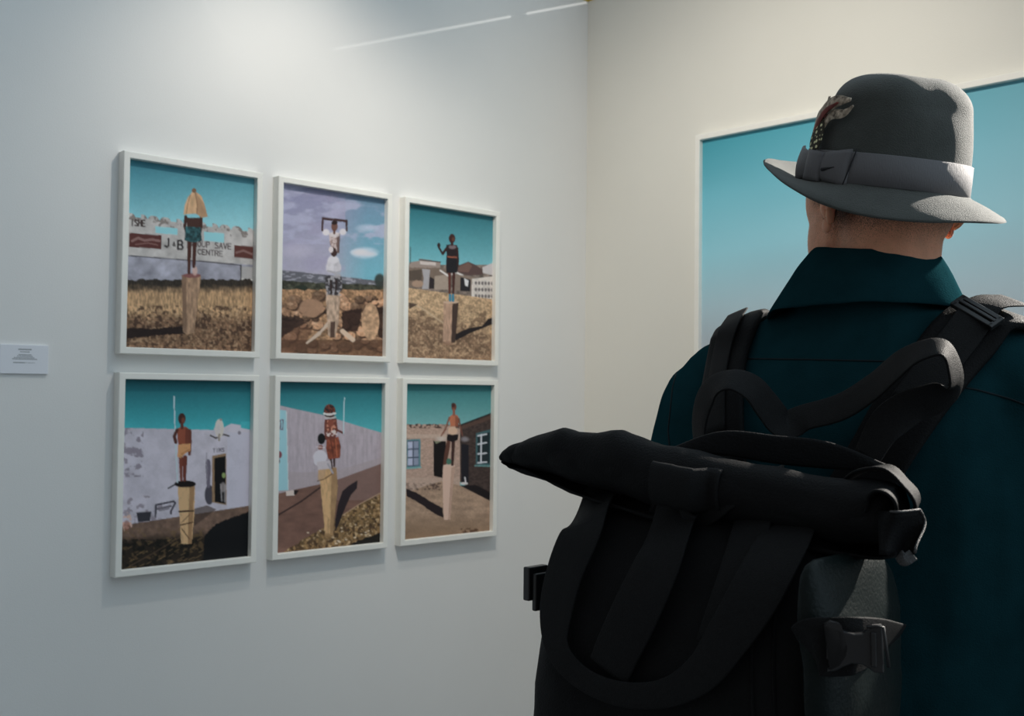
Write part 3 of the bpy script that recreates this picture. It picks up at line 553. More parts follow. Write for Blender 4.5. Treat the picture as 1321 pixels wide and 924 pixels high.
# --- jacket
j = MB(); rings = []
for z, a, bb, cy in ((.74,.205,.135,0),(.80,.208,.138,0),(.95,.200,.135,0),(1.10,.198,.134,0),(1.25,.212,.135,-.004),(1.36,.222,.134,-.008),(1.43,.216,.124,-.012),(1.49,.190,.105,-.012),(1.525,.150,.088,-.012),(1.555,.105,.078,-.010),(1.59,.078,.074,-.006)):
    n = 48; ring = []
    for k in range(n):
        a_ = 2*pi*k/n; c, s = cos(a_), sin(a_); e = .8
        ring.append(T(a*math.copysign(abs(c)**e, c), bb*math.copysign(abs(s)**e, s)+cy, z))
    rings.append(ring)
j.loft(rings)
for s in (-1, 1):
    j.cap(T(s*.06, -.02, 1.525), T(s*.185, -.012, 1.478), .062, .062, 20)
    j.cap(T(s*.190, -.008, 1.448), T(s*.232, -.012, 1.30), .080, .072, 20)
    j.cap(T(s*.232, -.012, 1.30), T(s*.256, -.015, 1.165), .072, .064, 20); j.cap(T(s*.256, -.015, 1.165), T(s*.246, .092, .955), .062, .050, 20)
jm = remesh(j, .0065, 10)
wrinkle(jm, .0048, 9, 3, (1, 1, .55)); wrinkle(jm, .0020, 24, 8, (1.3, 1, .30))
jacket = link('jacket', jm, M_jack, person, True)
JT = BVHTree.FromPolygons([v.co for v in jm.vertices], [p.vertices for p in jm.polygons])
LI = np.array(LM.inverted())[:3, :3]; CL = np.array(LM.inverted()@Vector(CAM))
def hit(px, py, off=0., tree=None):
    d = LI@ray(px, py); h_ = (tree or JT).ray_cast(Vector(CL), Vector(d).normalized())
    if h_[0] is None: return None, None
    return np.array(h_[0])+np.array(h_[1])*off, np.array(h_[1])
def near(p, off=0.):
    h_ = JT.find_nearest(Vector(p)); return np.array(h_[0])+np.array(h_[1])*off, np.array(h_[1])
# collar: stand plus fold-over, open at the throat
cl = MB(); prof = []
NA = 60; rings = []
for k in range(NA+1):
    a = -2.78+5.56*k/NA                       # 0 = nape (behind), +- round to the throat
    f = abs(a)/2.78; fs_ = max(0, f-.45)/.55
    dx, dy = sin(a), -cos(a)
    rt = .0655+.004*f; rb = .104+.006*f
    zt = 1.640-.034*fs_+(.010*sin(a)**2 if f < .565 else .010); zb = 1.578-.010*f-.030*fs_
    sx = 1.0+.10*(abs(dx)**2)
    cxt, cyt = -.006+.004*cos(a), -.014
    P = [(cxt+dx*rt*.93, cyt+dy*rt*.98, zt-.035), (cxt+dx*rt*.96, cyt+dy*rt*.99, zt-.004), (cxt+dx*rt, cyt+dy*rt*1.02, zt+.0015), (cxt+dx*(rt+.006), cyt+dy*(rt+.004), zt-.001),
         (-.006+dx*(rt*.55+rb*.45)*sx, cyt+dy*(rt*.6+rb*.4), zt*.55+zb*.45+.004), (-.012+dx*rb*sx, cyt+dy*rb*.90, zb), (-.012+dx*(rb-.002)*sx, cyt+dy*(rb*.90-.002), zb-.0025), (-.010+dx*(rb-.010)*sx, cyt+dy*(rb*.88-.012), zb+.004), (cxt+dx*(rt+.0025), cyt+dy*(rt+.001), zt-.008)]
    rings.append([np.array(q) for q in P])
cl.loft(rings)
cm = evalmods(cl.mesh(), [('SUBSURF', dict(levels=2, render_levels=2))]); wrinkle(cm, .0014, 22, 5)
link('collar', cm, M_jack, jacket, True)
# stitched seams laid on the cloth
def seam(pts, r=.0011):
    P = []
    for (x0, y0), (x1, y1) in zip(pts[:-1], pts[1:]):
        for t in np.linspace(0, 1, 14, endpoint=False):
            q, n = hit(x0+(x1-x0)*t, y0+(y1-y0)*t, .0003)
            if q is not None: P.append(q)
    MB().tube(P, r, 6).build('seam', M_seam, jacket, True)
seam([(965,463),(1040,464),(1180,467)]); seam([(1226,497),(1260,503),(1300,514),(1345,530)]); seam([(880,452),(868,500),(862,556),(866,600)])
# --- trousers and shoes
t = MB(); t.ell(T(0, 0, .90), (.178, .122, .13), TR, 28, 14)
for s in (-1, 1): t.cap(T(s*.088, 0, .88), T(s*.10, .01, .50), .098, .072, 20); t.cap(T(s*.10, .01, .50), T(s*.105, -.012, .115), .072, .060, 20)
tm = remesh(t, .009, 6); wrinkle(tm, .004, 10, 2); link('trousers', tm, M_trou, person, True)
for s in (-1, 1):
    sh = MB(); so = MB()
    for k in range(13):
        u = k/12; y = -.075+.295*u; wd = .036+.012*sin(pi*min(1, u*1.15))-.012*max(0, u-.85)/.15; hh = .085-.045*min(1, u*1.4) if u < .72 else .040-.012*(u-.72)/.28
        cx = s*(.105+.02*u); ring = []; r2 = []
        for q in range(16):
            a = 2*pi*q/16; ring.append(T(cx+wd*cos(a), y, .022+max(0, hh*(.5+.5*sin(a)))))
        sh_r = ring
        if k == 0: shr = []
        shr.append(sh_r); ow = wd+.004
        for x_, z_ in ((-ow, 0.001), (ow, 0.001), (ow, .024), (-ow, .024)): r2.append(T(cx+x_, y, z_))
        if k == 0: sor = []
        sor.append(r2)
    sh.loft(shr); so.loft(sor)
    o = link('shoe', evalmods(sh.mesh(), [('SUBSURF', dict(levels=1))]), M_shoe, person, True); so.build('sole', M_sole, o)

# --- hat
def crown(phi, t, off=0.):
    """t 0..1 up the side then over the top; phi 0 = front"""
    HTP = .140; gl = max(0, cos(phi+1.06))
    if t < .60:
        u = t/.60; z = HTP*.70*u; k = 1-.035*u-.03*u**3
    else:
        u = (t-.60)/.40; ang = u*pi/2; k = .935*max(0, cos(ang))**.70; z = HTP*.70+HTP*.30*sin(ang)**.95
    k *= 1-.24*gl*min(1, z/HTP)**1.1-.07*max(0, cos(phi-2.07))*min(1, z/HTP)**2
    x = (A_+off)*sin(phi)*k; y = (B_+off)*cos(phi)*k
    # crease front to back and the two front pinches
    w = max(0, (z/HTP-.62)/.38)
    z -= .024*w*math.exp(-((x+.004)/.024)**2)*max(0, min(1.2, .62+.9*y/.09))
    for s in (-1, 1):
        g = math.exp(-((phi_d(phi, s*.75))/.42)**2)*math.exp(-((z-.090)/.032)**2); x -= s*.015*g; y -= .006*g
    g = math.exp(-((phi_d(phi, 3.05))/.42)**2)*math.exp(-((z-.110)/.024)**2); x -= sin(phi)*.0085*g; y -= cos(phi)*.0085*g
    return HM@np.array([x, y, z])+HO
def phi_d(a, b): return (a-b+pi) % (2*pi)-pi
hatb = MB(); n = 120; rings = []
for k in range(12):                                      # brim: underside out, edge, topside in
    f = k/11; r = hp['wd']*(1-f)
def brimz(phi, f): return (hp['c0']+hp['c1']*cos(phi)-.0031*sin(phi)-.0031*sin(2*phi)-.0029*cos(3*phi)+.0034*sin(3*phi))*(f**1.25)
ph = [2*pi*k/n for k in range(n)]
for f in (0.0, .25, .5, .75, .94): rings.append([hz(p, hp['wd']*f-.003*(1-f), brimz(p, f)-.0022) for p in ph])
rings.append([hz(p, hp['wd']*1.005, brimz(p, 1)) for p in ph])
for f in (.97, .75, .5, .25, .08): rings.append([hz(p, hp['wd']*f, brimz(p, f)+.0022) for p in ph])
for t_ in np.linspace(.03, .999, 44): rings.append([crown(p, t_) for p in ph])
hatb.loft(rings, cap=False)
nt_ = len(hatb.v); hatb.f.append(tuple(range(nt_-n, nt_)))
hm_ = evalmods(hatb.mesh(), [('SOLIDIFY', dict(thickness=.0012, offset=-1)), ('SMOOTH', dict(iterations=3, factor=.4))])
wrinkle(hm_, .0010, 18, 11)
hat = link('felt_hat', hm_, M_felt, person, True)
HTt = BVHTree.FromPolygons([v.co for v in hm_.vertices], [p.vertices for p in hm_.polygons])
# ribbon band with a slight flare
rg = []
for z, o_ in ((.003, .0012), (.0035, .0030), (.020, .0032), (.0385, .0030), (.0395, .0008)): rg.append([hz(p, o_-z*.06, z) for p in ph])
MB().loft(rg, cap=False).build('hat_band', M_band, hat, True)
# bow on the left: pleated panel with the fold's shadow as a dark strip, knot, and the tail behind
pb = -pi/2-.34
def bandpt(phi, z, off): return hz(phi, off-z*.06, z)
M_edge_shade = mat('ribbon_edge_and_shade', (.02, .02, .024), .8)
def panel(name, p0, p1, z0a, z0b, z1a, z1b, off, bulge, m, parent):
    R = []
    for i in range(9):
        u = i/8; ph_ = p0+(p1-p0)*u; zl = z0a+(z1a-z0a)*u; zh = z0b+(z1b-z0b)*u
        R.append([bandpt(ph_, zl+(zh-zl)*v, off+bulge*sin(pi*u)**.6*(.35+.65*sin(pi*v))) for v in np.linspace(0, 1, 9)]+[bandpt(ph_, zl+(zh-zl)*v, .002) for v in np.linspace(1, 0, 9)])
    return MB().loft(R).build(name, m, parent, True)
bow = panel('hat_bow', pb-.34, pb+.14, -.001, .0425, .008, .034, .0042, .0050, M_band, hat)
panel('bow_loop', pb+.20, pb+.85, .008, .034, -.001, .046, .0042, .0055, M_band, hat)
panel('bow_knot', pb+.02, pb+.30, .002, .036, .004, .040, .0085, .004, M_band, hat)
e1 = [bandpt(pb-.30-2.2*z, z, .0046) for z in np.linspace(-.001, .0425, 8)]; MB().tube(e1, .0009, 6).build('ribbon_edge', M_edge_shade, hat, True)
MB().tube([bandpt(pb-.02-.16*u, .016+.004*u, .0090) for u in np.linspace(0, 1, 6)], [.0022,.0020,.0016,.0012,.0008,.0004], 6).build('fold_shade', M_edge_shade, hat, True)  # dark tapered tube drawn in for the shadow at the fold
# feathers: one spotted body feather low, several striped quills curling up over the crown
M_f1 = mat('feather_spotted', (.040, .030, .016), .75); 
nt = M_f1.node_tree; bs = nt.nodes['Principled BSDF']; tc = nt.nodes.new('ShaderNodeTexCoord'); vo = nt.nodes.new('ShaderNodeTexVoronoi'); vo.inputs['Scale'].default_value = 160; vo.inputs['Randomness'].default_value = .45
mr = nt.nodes.new('ShaderNodeMapRange'); mr.inputs[1].default_value = .30; mr.inputs[2].default_value = .38; mr.inputs[3].default_value = 1; mr.inputs[4].default_value = 0
mx = nt.nodes.new('ShaderNodeMix'); mx.data_type = 'RGBA'; mx.inputs[6].default_value = (.030, .024, .012, 1); mx.inputs[7].default_value = (.85, .82, .50, 1)
nt.links.new(tc.outputs['Object'], vo.inputs['Vector']); nt.links.new(vo.outputs['Distance'], mr.inputs[0]); nt.links.new(mr.outputs[0], mx.inputs[0]); nt.links.new(mx.outputs[2], bs.inputs['Base Color'])
M_f2 = mat('feather_brown', (.05, .03, .02), .7, nscale=170, rgb2=(.75, .62, .48)); M_f3 = mat('feather_red', (.24, .05, .04), .7, .4, 90); M_f4 = mat('feather_cream', (.70, .60, .50), .7, nscale=120, rgb2=(.20, .14, .11))
def hitH(px, py, off):
    q, n_ = hit(px, py, off, HTt); return q, n_
def feather(name, pts, widths, m, off=.003, lift=None):
    P = []; N = []; ny = None; lasty = 0
    for i, (x, y) in enumerate(pts):
        q, n_ = hitH(x, y, off+(lift[i] if lift else 0))
        if q is None or (P and abs(q[1]-lasty) > .05): q = L(x, y, lasty); n_ = ny if ny is not None else np.array([-.5, -.8, .2])
        lasty = q[1]; ny = n_; P.append(q); N.append(n_)
    f = ribbon(P, N, widths, .0012, 6, .0012); me = f.mesh(); link(name, me, m, hat, True)
feather('feather_quill', [(1050,190),(1052,166),(1059,144),(1068,133),(1082,130)], [.006,.013,.015,.010,.003], M_f4, .003, [0,.004,.007,.009,.009])
feather('feather_quill', [(1054,190),(1062,166),(1073,148),(1088,137),(1106,133)], [.008,.018,.021,.017,.004], M_f2, .005, [0,.003,.006,.008,.007])
feather('feather_quill', [(1058,188),(1066,166),(1078,149),(1094,139)], [.005,.009,.008,.002], M_f3, .009, [0,.003,.006,.008])
feather('feather_quill', [(1062,186),(1070,166),(1082,152),(1096,150),(1108,140)], [.005,.010,.012,.010,.002], M_f2, .007, [0,.002,.003,.004,.004])
feather('feather_quill', [(1053,190),(1054,172),(1060,156),(1068,146)], [.005,.010,.008,.002], M_f3, .007, [0,.004,.006,.008])
feather('spotted_feather', [(1060,197),(1063,184),(1067,170),(1071,156)], [.017,.026,.024,.009], M_f1, .011)
# eyes behind the brim's shade
eyes = MB()
M_eye = mat('eye_white', (.7, .68, .65), .25); M_iris = mat('eye_iris', (.05, .03, .02), .3)
for s in (-1, 1):
    o = MB().ell(Hd(s*.031, .083, 1.710), (.0125, .0125, .0105), HR, 16, 12).build('eye', M_eye, person, True)
    MB().ell(Hd(s*.031, .0945, 1.710), (.005, .0022, .005), HR, 12, 8).build('iris', M_iris, o, True)
# ------------------------------------------------------------------ backpack (same frame as its wearer)
M_ny = mat('pack_nylon', (.0092, .0094, .0102), .62, .12, 30, .5, 500, spec=.08)
M_coat = mat('pack_coated_fabric', (.006, .0105, .0105), .42, .12, 18, .35, 300, spec=.18)
M_web = mat('pack_webbing', (.0108, .0110, .0118), .65, .15, 400, .5, 900, spec=.12)
M_pl = mat('pack_plastic', (.014, .014, .0155), .35)
M_hem = mat('pack_hem', (.05, .05, .052), .6, .4, 700, .6, 900)
pack = empty('backpack', 'black roll-top backpack with wide webbing straps on the back of the man in the hat', 'backpack', LM)
BA = .4363; BO = np.array([-.109, -.208, 0]); BX = np.array([cos(BA), -sin(BA), 0]); BY = np.array([-sin(BA), -cos(BA), 0])
def Bp(u, v, z): return BO+BX*u+BY*v+np.array([0, 0, z])
def BL(px, py, v=None, u=None):
    """pixel -> point on the plane v=const (front-parallel) or u=const (side)"""
    d = LI@ray(px, py); n_ = BY if v is not None else BX; k = v if v is not None else u
    t_ = (k-(CL-BO)@n_)/(d@n_); return CL+d*t_
# main bag
rings = []
for z, a, v0, v1, e in ((.80,.125,.03,.155,4),(.815,.150,.008,.188,4.5),(.86,.157,.0,.200,5),(.98,.158,.0,.205,5),(1.06,.155,.0,.202,5),(1.075,.1535,.0,.199,5),(1.085,.1555,.0,.203,5),(1.20,.154,.0,.200,5),(1.27,.150,.0,.188,4.5),(1.32,.146,.0,.165,4),(1.36,.140,.0,.125,3.5),(1.385,.136,.004,.075,3),(1.392,.132,.012,.058,3)):
    ring = []; n = 56; a += .012; v0_ = 0
    for k in range(n):
        q = 2*pi*k/n; c, s = cos(q), sin(q)
        ring.append(Bp(-.009+a*math.copysign(abs(c)**(2/e), c), (v0+v1)/2+(v1-v0)/2*math.copysign(abs(s)**(2/e), s), z))
    rings.append(ring)
m_ = MB().loft(rings); me = evalmods(m_.mesh(), [('SUBSURF', dict(levels=2, render_levels=2))])
wrinkle(me, .0055, 7, 21, (1, 1, .6)); wrinkle(me, .0018, 24, 31)
bag = link('main_bag', me, M_ny, pack, True)
BT = BVHTree.FromPolygons([v.co for v in me.vertices], [p.vertices for p in me.polygons])
# roll top: a spiral of cloth run along the bag's width
st = [(650,584,597),(653,577,601),(660,571,605),(670,566,608),(684,560,612),(705,552,620),(728,544,630),(745,549,638),(772,549,648),(800,547,656),(825,554,664),(850,562,672),(900,572,683),(960,585,695),(1040,601,710),(1090,606,719),(1118,606,722),(1140,610,724),(1156,618,722)]
NS = 70; rings = []
for i, (px, y0, y1) in enumerate(st):
    lo, hi = BL(px, y1, v=.125), BL(px, y0, v=.125); C = (lo+hi)/2; rz = np.linalg.norm(hi-lo)/2; rv = max(.010, min(.046, rz*.95))
    outer, inner = [], []
    for k in range(NS):
        q = -pi*.35-k/(NS-1)*2*pi*1.85; f = 1-.62*(k/(NS-1)); tt = .0022
        r1 = 1.0*f; r2 = f-tt/max(rz, .012)
        outer.append(C+BY*rv*r1*cos(q)+np.array([0, 0, 1])*rz*r1*sin(q)); inner.append(C+BY*rv*r2*cos(q)+np.array([0, 0, 1])*rz*r2*sin(q))
    rings.append(outer+inner[::-1])
me = MB().loft(rings).mesh(); me = evalmods(me, [('SUBSURF', dict(levels=1, render_levels=1, subdivision_type='SIMPLE'))])
wrinkle(me, .0042, 15, 41, (1, 1, 1)); wrinkle(me, .0014, 40, 44, (.6, 1, 1.4)); roll = link('roll_top', me, M_ny, pack, True)
RT = BVHTree.FromPolygons([v.co for v in me.vertices], [p.vertices for p in me.polygons])
# loose square end of the roll with its hemmed edge
A = [BL(1130,662,v=.15), BL(1157,657,v=.155), BL(1187,658,v=.150), BL(1186,700,v=.145), BL(1188,716,v=.150), BL(1167,728,v=.16), BL(1136,716,v=.155)]
fl = MB(); top_ = [A[0], A[1], A[2]]; R = []
for u in np.linspace(0, 1, 10):
    a0 = BL(1132+55*u, 659-2*u+2*sin(u*3), v=.150+.012*sin(u*4)); a1 = BL(1134+53*u, 716+2*sin(3*u)-4*(u > .9), v=.158+.016*sin(u*5+1))
    ring = [a0*(1-w)+a1*w+BY*.010*sin(w*5+u*3)*u for w in np.linspace(0, 1, 9)]; R.append(ring+[q-BY*.002 for q in ring[::-1]])
fl.loft(R); flap = fl.build('roll_end_flap', M_ny, pack, True)
top = [r[0] for r in R][3:]; side = [R[-1][k] for k in range(9)]; MB().tube(top, .0011, 6).build('hem', M_hem, flap, True); MB().tube(side, .0012, 6).build('hem', M_hem, flap, True)
tabp = [BL(1160,716,v=.162), BL(1166,723,v=.166), BL(1178,716,v=.16)]; ribbon(tabp, [BY]*3, .010, .002).build('webbing_tab', M_hem, pack, True)
def hitB(px, py, off, trees=(0,)):
    best = None; d = Vector(LI@ray(px, py)).normalized()
    for t_ in trees:
        h_ = t_.ray_cast(Vector(CL), d)
        if h_[0] is not None and (best is None or h_[3] < best[3]): best = h_
    if best is None: return None, None
    return np.array(best[0])+np.array(best[1])*off, np.array(best[1])
def strap_on(name, pts, widths, off, m, th=.0022, trees=None, lifts=None, parent=None):
    P = []; N = []; last = None
    for i, (x, y) in enumerate(pts):
        q, n_ = hitB(x, y, off+(lifts[i] if lifts else 0), trees or (BT, RT))
        if q is None: q = L(x, y, last[1] if last is not None else -.3); n_ = BY
        n_ = n_*.35+BY*.65; last = q; P.append(q); N.append(n_)
    return link(name, ribbon(P, N, widths, th, 8, .0004).mesh(), m, parent or pack, True)
# central wide strap hanging from the roll, cut end low
strap_on('webbing_strap', [(880,640),(882,672),(862,730),(832,790),(806,836),(792,866)], [.050,.050,.050,.052,.050,.048], .003, M_web, lifts=[.006,.012,.014,.012,.008,.006])
# long U of webbing that hangs across the front
strap_on('webbing_loop', [(806,590),(786,640),(764,692),(742,742),(728,792),(730,838),(760,874),(812,893),(868,894),(915,870),(950,826),(980,776),(1003,735),(1022,690),(1036,640)], [.052,.052,.052,.050,.044,.030,.024,.024,.026,.034,.042,.048,.050,.050,.050], .002, M_web, trees=(BT,), lifts=[.004,.008,.014,.012,.010,.010,.010,.012,.012,.012,.014,.016,.016,.010,.004])
strap_on('webbing_strap', [(990,615),(978,670),(956,750),(925,836)], .040, .002, M_web, trees=(BT,), lifts=[.002,.008,.006,.002])
strap_on('seam_piping', [(980,745),(972,800),(970,860),(972,924),(974,960)], .003, .0006, M_web, .0024, trees=(BT,)); strap_on('seam_piping', [(1008,745),(1000,800),(998,860),(1000,924),(1002,960)], .003, .0006, M_web, .0024, trees=(BT,))
# flattened webbing sleeve across the roll and the flap below it
sl = MB(); R = []
for u in np.linspace(0, 1, 14):
    c0, n_ = hitB(850+76*u, 622+13*u, .009, (RT,)); ring = []
    for k in range(20):
        q = 2*pi*k/20; ring.append(c0+np.array([0, 0, 1])*.021*sin(q)+BY*(.0085*cos(q)*(1+.2*u)))
    inn = [c0+(p-c0)*.80 for p in ring]; R.append(ring+inn)
# tube with wall: outer rings then inner rings back
outer = [r[:20] for r in R]; inner = [r[20:] for r in R[::-1]]
MB().loft(outer+inner+[outer[0]], cap=False).build('webbing_sleeve', M_web, pack, True)
strap_on('under_flap', [(842,650),(868,660),(900,662),(935,650),(962,634)], [.012,.020,.024,.020,.008], .004, M_web, trees=(RT,))
# front pleats
# side pocket panel on the right side, with side-release buckle and its strap
pk = MB(); R = []
def sd(px, py, u): return BL(px, py, u=u)
PT = [(1030,735),(1070,716),(1110,708),(1166,706)]; PB = [(1048,985),(1085,990),(1120,992),(1164,992)]
for i in range(4):
    a0 = sd(*PT[i], .156+.010*(i in (1, 2))); a1 = sd(*PB[i], .160+.014*(i in (1, 2))); R.append([a0*(1-w)+a1*w+BX*(.012*sin(pi*w)) for w in np.linspace(0, 1, 9)]+[a1*(1-w)+a0*w-BX*.012 for w in np.linspace(0, 1, 9)])
me = evalmods(MB().loft(R).mesh(), [('SUBSURF', dict(levels=2, render_levels=2))]); wrinkle(me, .003, 20, 51); pocket = link('side_pocket', me, M_coat, pack, True)
PKT = BVHTree.FromPolygons([v.co for v in me.vertices], [p.vertices for p in me.polygons])
TOW = np.array([.10, -1., 0]); TOW /= np.linalg.norm(TOW); P_ = []
yq = hitB(1070, 836, 0, (BT, PKT))[0][1]-.012
for x, y in ((1036,834),(1050,834),(1074,835),(1104,833),(1134,828),(1158,822)):
    q, n_ = hitB(x, y, 0, (BT, PKT)); d_ = {1036: q[1]+.008, 1050: q[1]-.006, 1158: q[1]+.006, 1134: (q[1]+yq)/2}.get(x, yq)
    P_.append(L(x, y, d_))
link('compression_strap', ribbon(P_, [TOW]*6, [.036,.046,.048,.046,.040,.028], .0024, 8, .0003).mesh(), M_web, pack, True)
# buckle in its own plane
bc = L(1102, 836, yq-.006); bn = TOW*1.; bn /= np.linalg.norm(bn); ru = np.cross(np.array([0, 0, 1.]), bn); ru /= np.linalg.norm(ru)
if ru@BX < 0 and ru@EX < 0: ru = -ru
rt_ = L(1130, 832, bc[1])-L(1096, 832, bc[1]); ru = ru*math.copysign(1, ru@rt_); s_ = np.linalg.norm(rt_)/34.
def Q(x, y, d): return bc+ru*x*s_*1.05+np.array([0, 0, 1.])*(-y)*s_+bn*d       # x,y in picture pixels from the buckle's centre
def plate(pts, d0, d1, hole=None):
    mb = MB(); mb.loft([[Q(x, y, d0) for x, y in pts], [Q(x, y, d1) for x, y in pts]]); return mb
body_o = [(-18,-30),(-30,-33),(-34,-30),(-22,-26),(-10,-22),(0,-20),(10,-21),(16,-27),(22,-32),(34,-34),(36,30),(24,30),(16,24),(8,20),(-4,20),(-14,25),(-24,31),(-34,33),(-32,29),(-20,22),(-13,10),(-11,0),(-13,-12)]
bk = plate(body_o, -.003, .005).mesh(); buckle = link('side_release_buckle', bevel(bk, .0012, 2), M_pl, pack)
ins = plate([(-34,-18),(-22,-16),(-16,-8),(-14,0),(-16,8),(-22,16),(-34,18)], -.004, .0015).mesh(); link('buckle_prong', bevel(ins, .001, 2), M_pl, buckle)
ins = plate([(19,-24),(26,-24),(27,22),(20,22)], .004, .0075).mesh(); link('buckle_bar', bevel(ins, .001, 2), M_pl, buckle)
fr_ = MB().tube([Q(14,-31,.006), Q(26,-33,.008), Q(34,-33,.010), Q(37,-10,.010), Q(41,20,.008)], .0013, 8); fr_.build('buckle_edge', M_pl, buckle, True)
ribbon([BL(x, y, v=v_) for x, y, v_ in ((1094,618,.10),(1112,608,.10),(1132,604,.10),(1156,613,.10),(1175,632,.10),(1183,650,.10),(1178,664,.10))], [(-.3,0,1),(-.2,0,1),(0,0,1),(.5,0,.8),(.8,-.1,.6),(1,-.1,.1),(1,0,-.3)], [.030,.055,.066,.066,.060,.045,.030], .003).build('roll_end_fold', M_ny, pack, True)
ribbon([BL(x, y, v=.14) for x, y in ((1118,655),(1128,638),(1142,632),(1154,644),(1157,660))], [(-.9,0,.3),(-.4,0,.9),(0,0,1),(.7,0,.7),(1,0,0)], [.03,.04,.044,.040,.03], .003).build('roll_end_fold', M_ny, pack, True)
# buckle standing off the left side
lc = BL(694, 752, v=.10); lb = MB(); lb.box((-.0065, -.016, -.019), (.001, .016, .019)); lb.box((.001, -.012, -.030), (.006, .012, .012)); me = lb.mesh(); me = bevel(me, .0015, 2)
for v in me.vertices: q = np.array(v.co); v.co = lc+BX*q[0]*1.35+BY*q[1]+np.array([0, 0, q[2]])
link('side_buckle', me, M_pl, pack)

# shoulder straps that follow the jacket
def shoulder(pts, wid, over, side):
    P = []; N = []
    for x, y in pts:
        q, n_ = hit(x, y, .009); P.append(q); N.append(n_)
    for p in over:
        q, n_ = near(T(*p), .009); P.append(q); N.append(n_)
    return P, N
PL, NL = shoulder([(938,600),(936,560),(938,505),(945,462),(952,436)], .07, [(-.166,-.03,1.60),(-.168,.02,1.60),(-.165,.065,1.54),(-.155,.12,1.46),(-.145,.15,1.36),(-.165,.15,1.25),(-.19,.12,1.15),(-.215,.03,1.10)], -1)
strapL = link('shoulder_strap', ribbon(PL, NL, [.070]*3+[.068]*3+[.066]*7, .011, 6, .0015).mesh(), M_ny, pack, True)
PR, NR = shoulder([(1108,640),(1140,585),(1172,530),(1206,484),(1240,442),(1268,418)], .07, [(.178,-.02,1.60),(.178,.03,1.58),(.17,.07,1.53),(.155,.12,1.46),(.145,.15,1.36),(.165,.15,1.25),(.19,.12,1.15),(.215,.03,1.10)], 1)
strapR = link('shoulder_strap', ribbon(PR, NR, [.070]*4+[.074]*3+[.070]*7, .011, 6, .0015).mesh(), M_ny, pack, True)
STm = strapR.data; ST2 = BVHTree.FromPolygons([v.co for v in STm.vertices], [p.vertices for p in STm.polygons]); SLm = strapL.data; ST1 = BVHTree.FromPolygons([v.co for v in SLm.vertices], [p.vertices for p in SLm.polygons])
def web(parent, tree, pts, w, off, th=.0022, m=None, name='webbing', lift=None):
    P = []; N = []
    for i, p in enumerate(pts):
        h_ = tree.find_nearest(Vector(p)); P.append(np.array(h_[0])+np.array(h_[1])*(off+(lift[i] if lift else 0))); N.append(np.array(h_[1]))
    return link(name, ribbon(P, N, w, th, 6, .0003).mesh(), m or M_web, parent, True)
g = lambda A, i: A[i]
web(strapR, ST2, [PR[2]+NR[2]*.01, PR[3]+NR[3]*.01, PR[4]+NR[4]*.01, PR[5]+NR[5]*.01, PR[6]+NR[6]*.01], .040, .003, lift=[0,0,.002,.006,.010])
web(strapL, ST1, [PL[1]+NL[1]*.01, PL[2]+NL[2]*.01, PL[3]+NL[3]*.01, PL[4]+NL[4]*.01, PL[5]+NL[5]*.01], .030, .002, lift=[0,0,.001,.003,.004])
# ladder buckle high on the right strap
h_ = ST2.find_nearest(Vector(PR[4]*.35+PR[5]*.65+NR[5]*.02)); q0 = np.array(h_[0])+np.array(h_[1])*.007; nn = np.array(h_[1]); tg = PR[6]-PR[4]; tg /= np.linalg.norm(tg); tg -= nn*(nn@tg); tg /= np.linalg.norm(tg); wb = np.cross(tg, nn)
lad = MB(); lad.box((-.026, -.010, -.003), (.026, -.004, .003)); lad.box((-.026, .004, -.003), (.026, .010, .003)); lad.box((-.028, -.010, -.003), (-.022, .010, .003)); lad.box((.022, -.010, -.003), (.028, .010, .003)); lad.box((-.024, -.002, -.001), (.024, .002, .004))
me = bevel(lad.mesh(), .0008, 2)
for v in me.vertices: a, b_, c_ = v.co; v.co = q0+wb*a+tg*b_+nn*c_
link('ladder_buckle', me, M_pl, strapR)
# grab handle: hooped webbing at both ends, slack between
def free(name, pts, nrm, w, th=.0024, m=None):
    P = [L(x, y, d) for x, y, d in pts]; return link(name, ribbon(P, [np.array(n_, float) for n_ in nrm], w, th, 8, .0003).mesh(), m or M_web, pack, True)
free('grab_handle', [(905,600,-.205),(902,545,-.215),(915,505,-.225),(942,490,-.235),(970,500,-.235),(990,524,-.225),(1012,548,-.215),(1040,538,-.212),(1085,525,-.222),(1125,500,-.24),(1160,470,-.265),(1192,452,-.285),(1217,449,-.29),(1229,468,-.285),(1232,498,-.275),(1205,514,-.27),(1170,528,-.268),(1140,552,-.268),(1118,590,-.268)],
     [(-1,-.5,0),(-.9,-.6,.1),(-.5,-.75,.6),(0,-.75,1),(.5,-.75,.6),(.7,-.7,.2),(.2,-.8,.6),(-.1,-.8,.7),(-.3,-.8,.6),(-.4,-.8,.6),(-.5,-.75,.6),(-.2,-.6,.8),(.3,-.45,.8),(.9,-.4,.2),(.9,-.4,-.3),(.0,-.8,-.6),(-.3,-.85,-.4),(-.6,-.8,-.2),(-.8,-.7,0)], .036)
# back panel harness wings joining bag to straps
strap_on('harness_yoke', [(860,584),(930,572),(1000,580),(1070,588),(1150,606)], [.006,.024,.028,.026,.006], .003, M_ny, .005, trees=(BT,))
# ------------------------------------------------------------------ light
def light(name, kind, loc, target, energy, color, **kw):
    d = bpy.data.lights.new(name, kind); d.energy = energy; d.color = color
    for k, v in kw.items(): setattr(d, k, v)
    o = bpy.data.objects.new(name, d); COL.objects.link(o); o.location = loc
    o.rotation_euler = (Vector(target)-Vector(loc)).to_track_quat('-Z', 'Y').to_euler(); return o
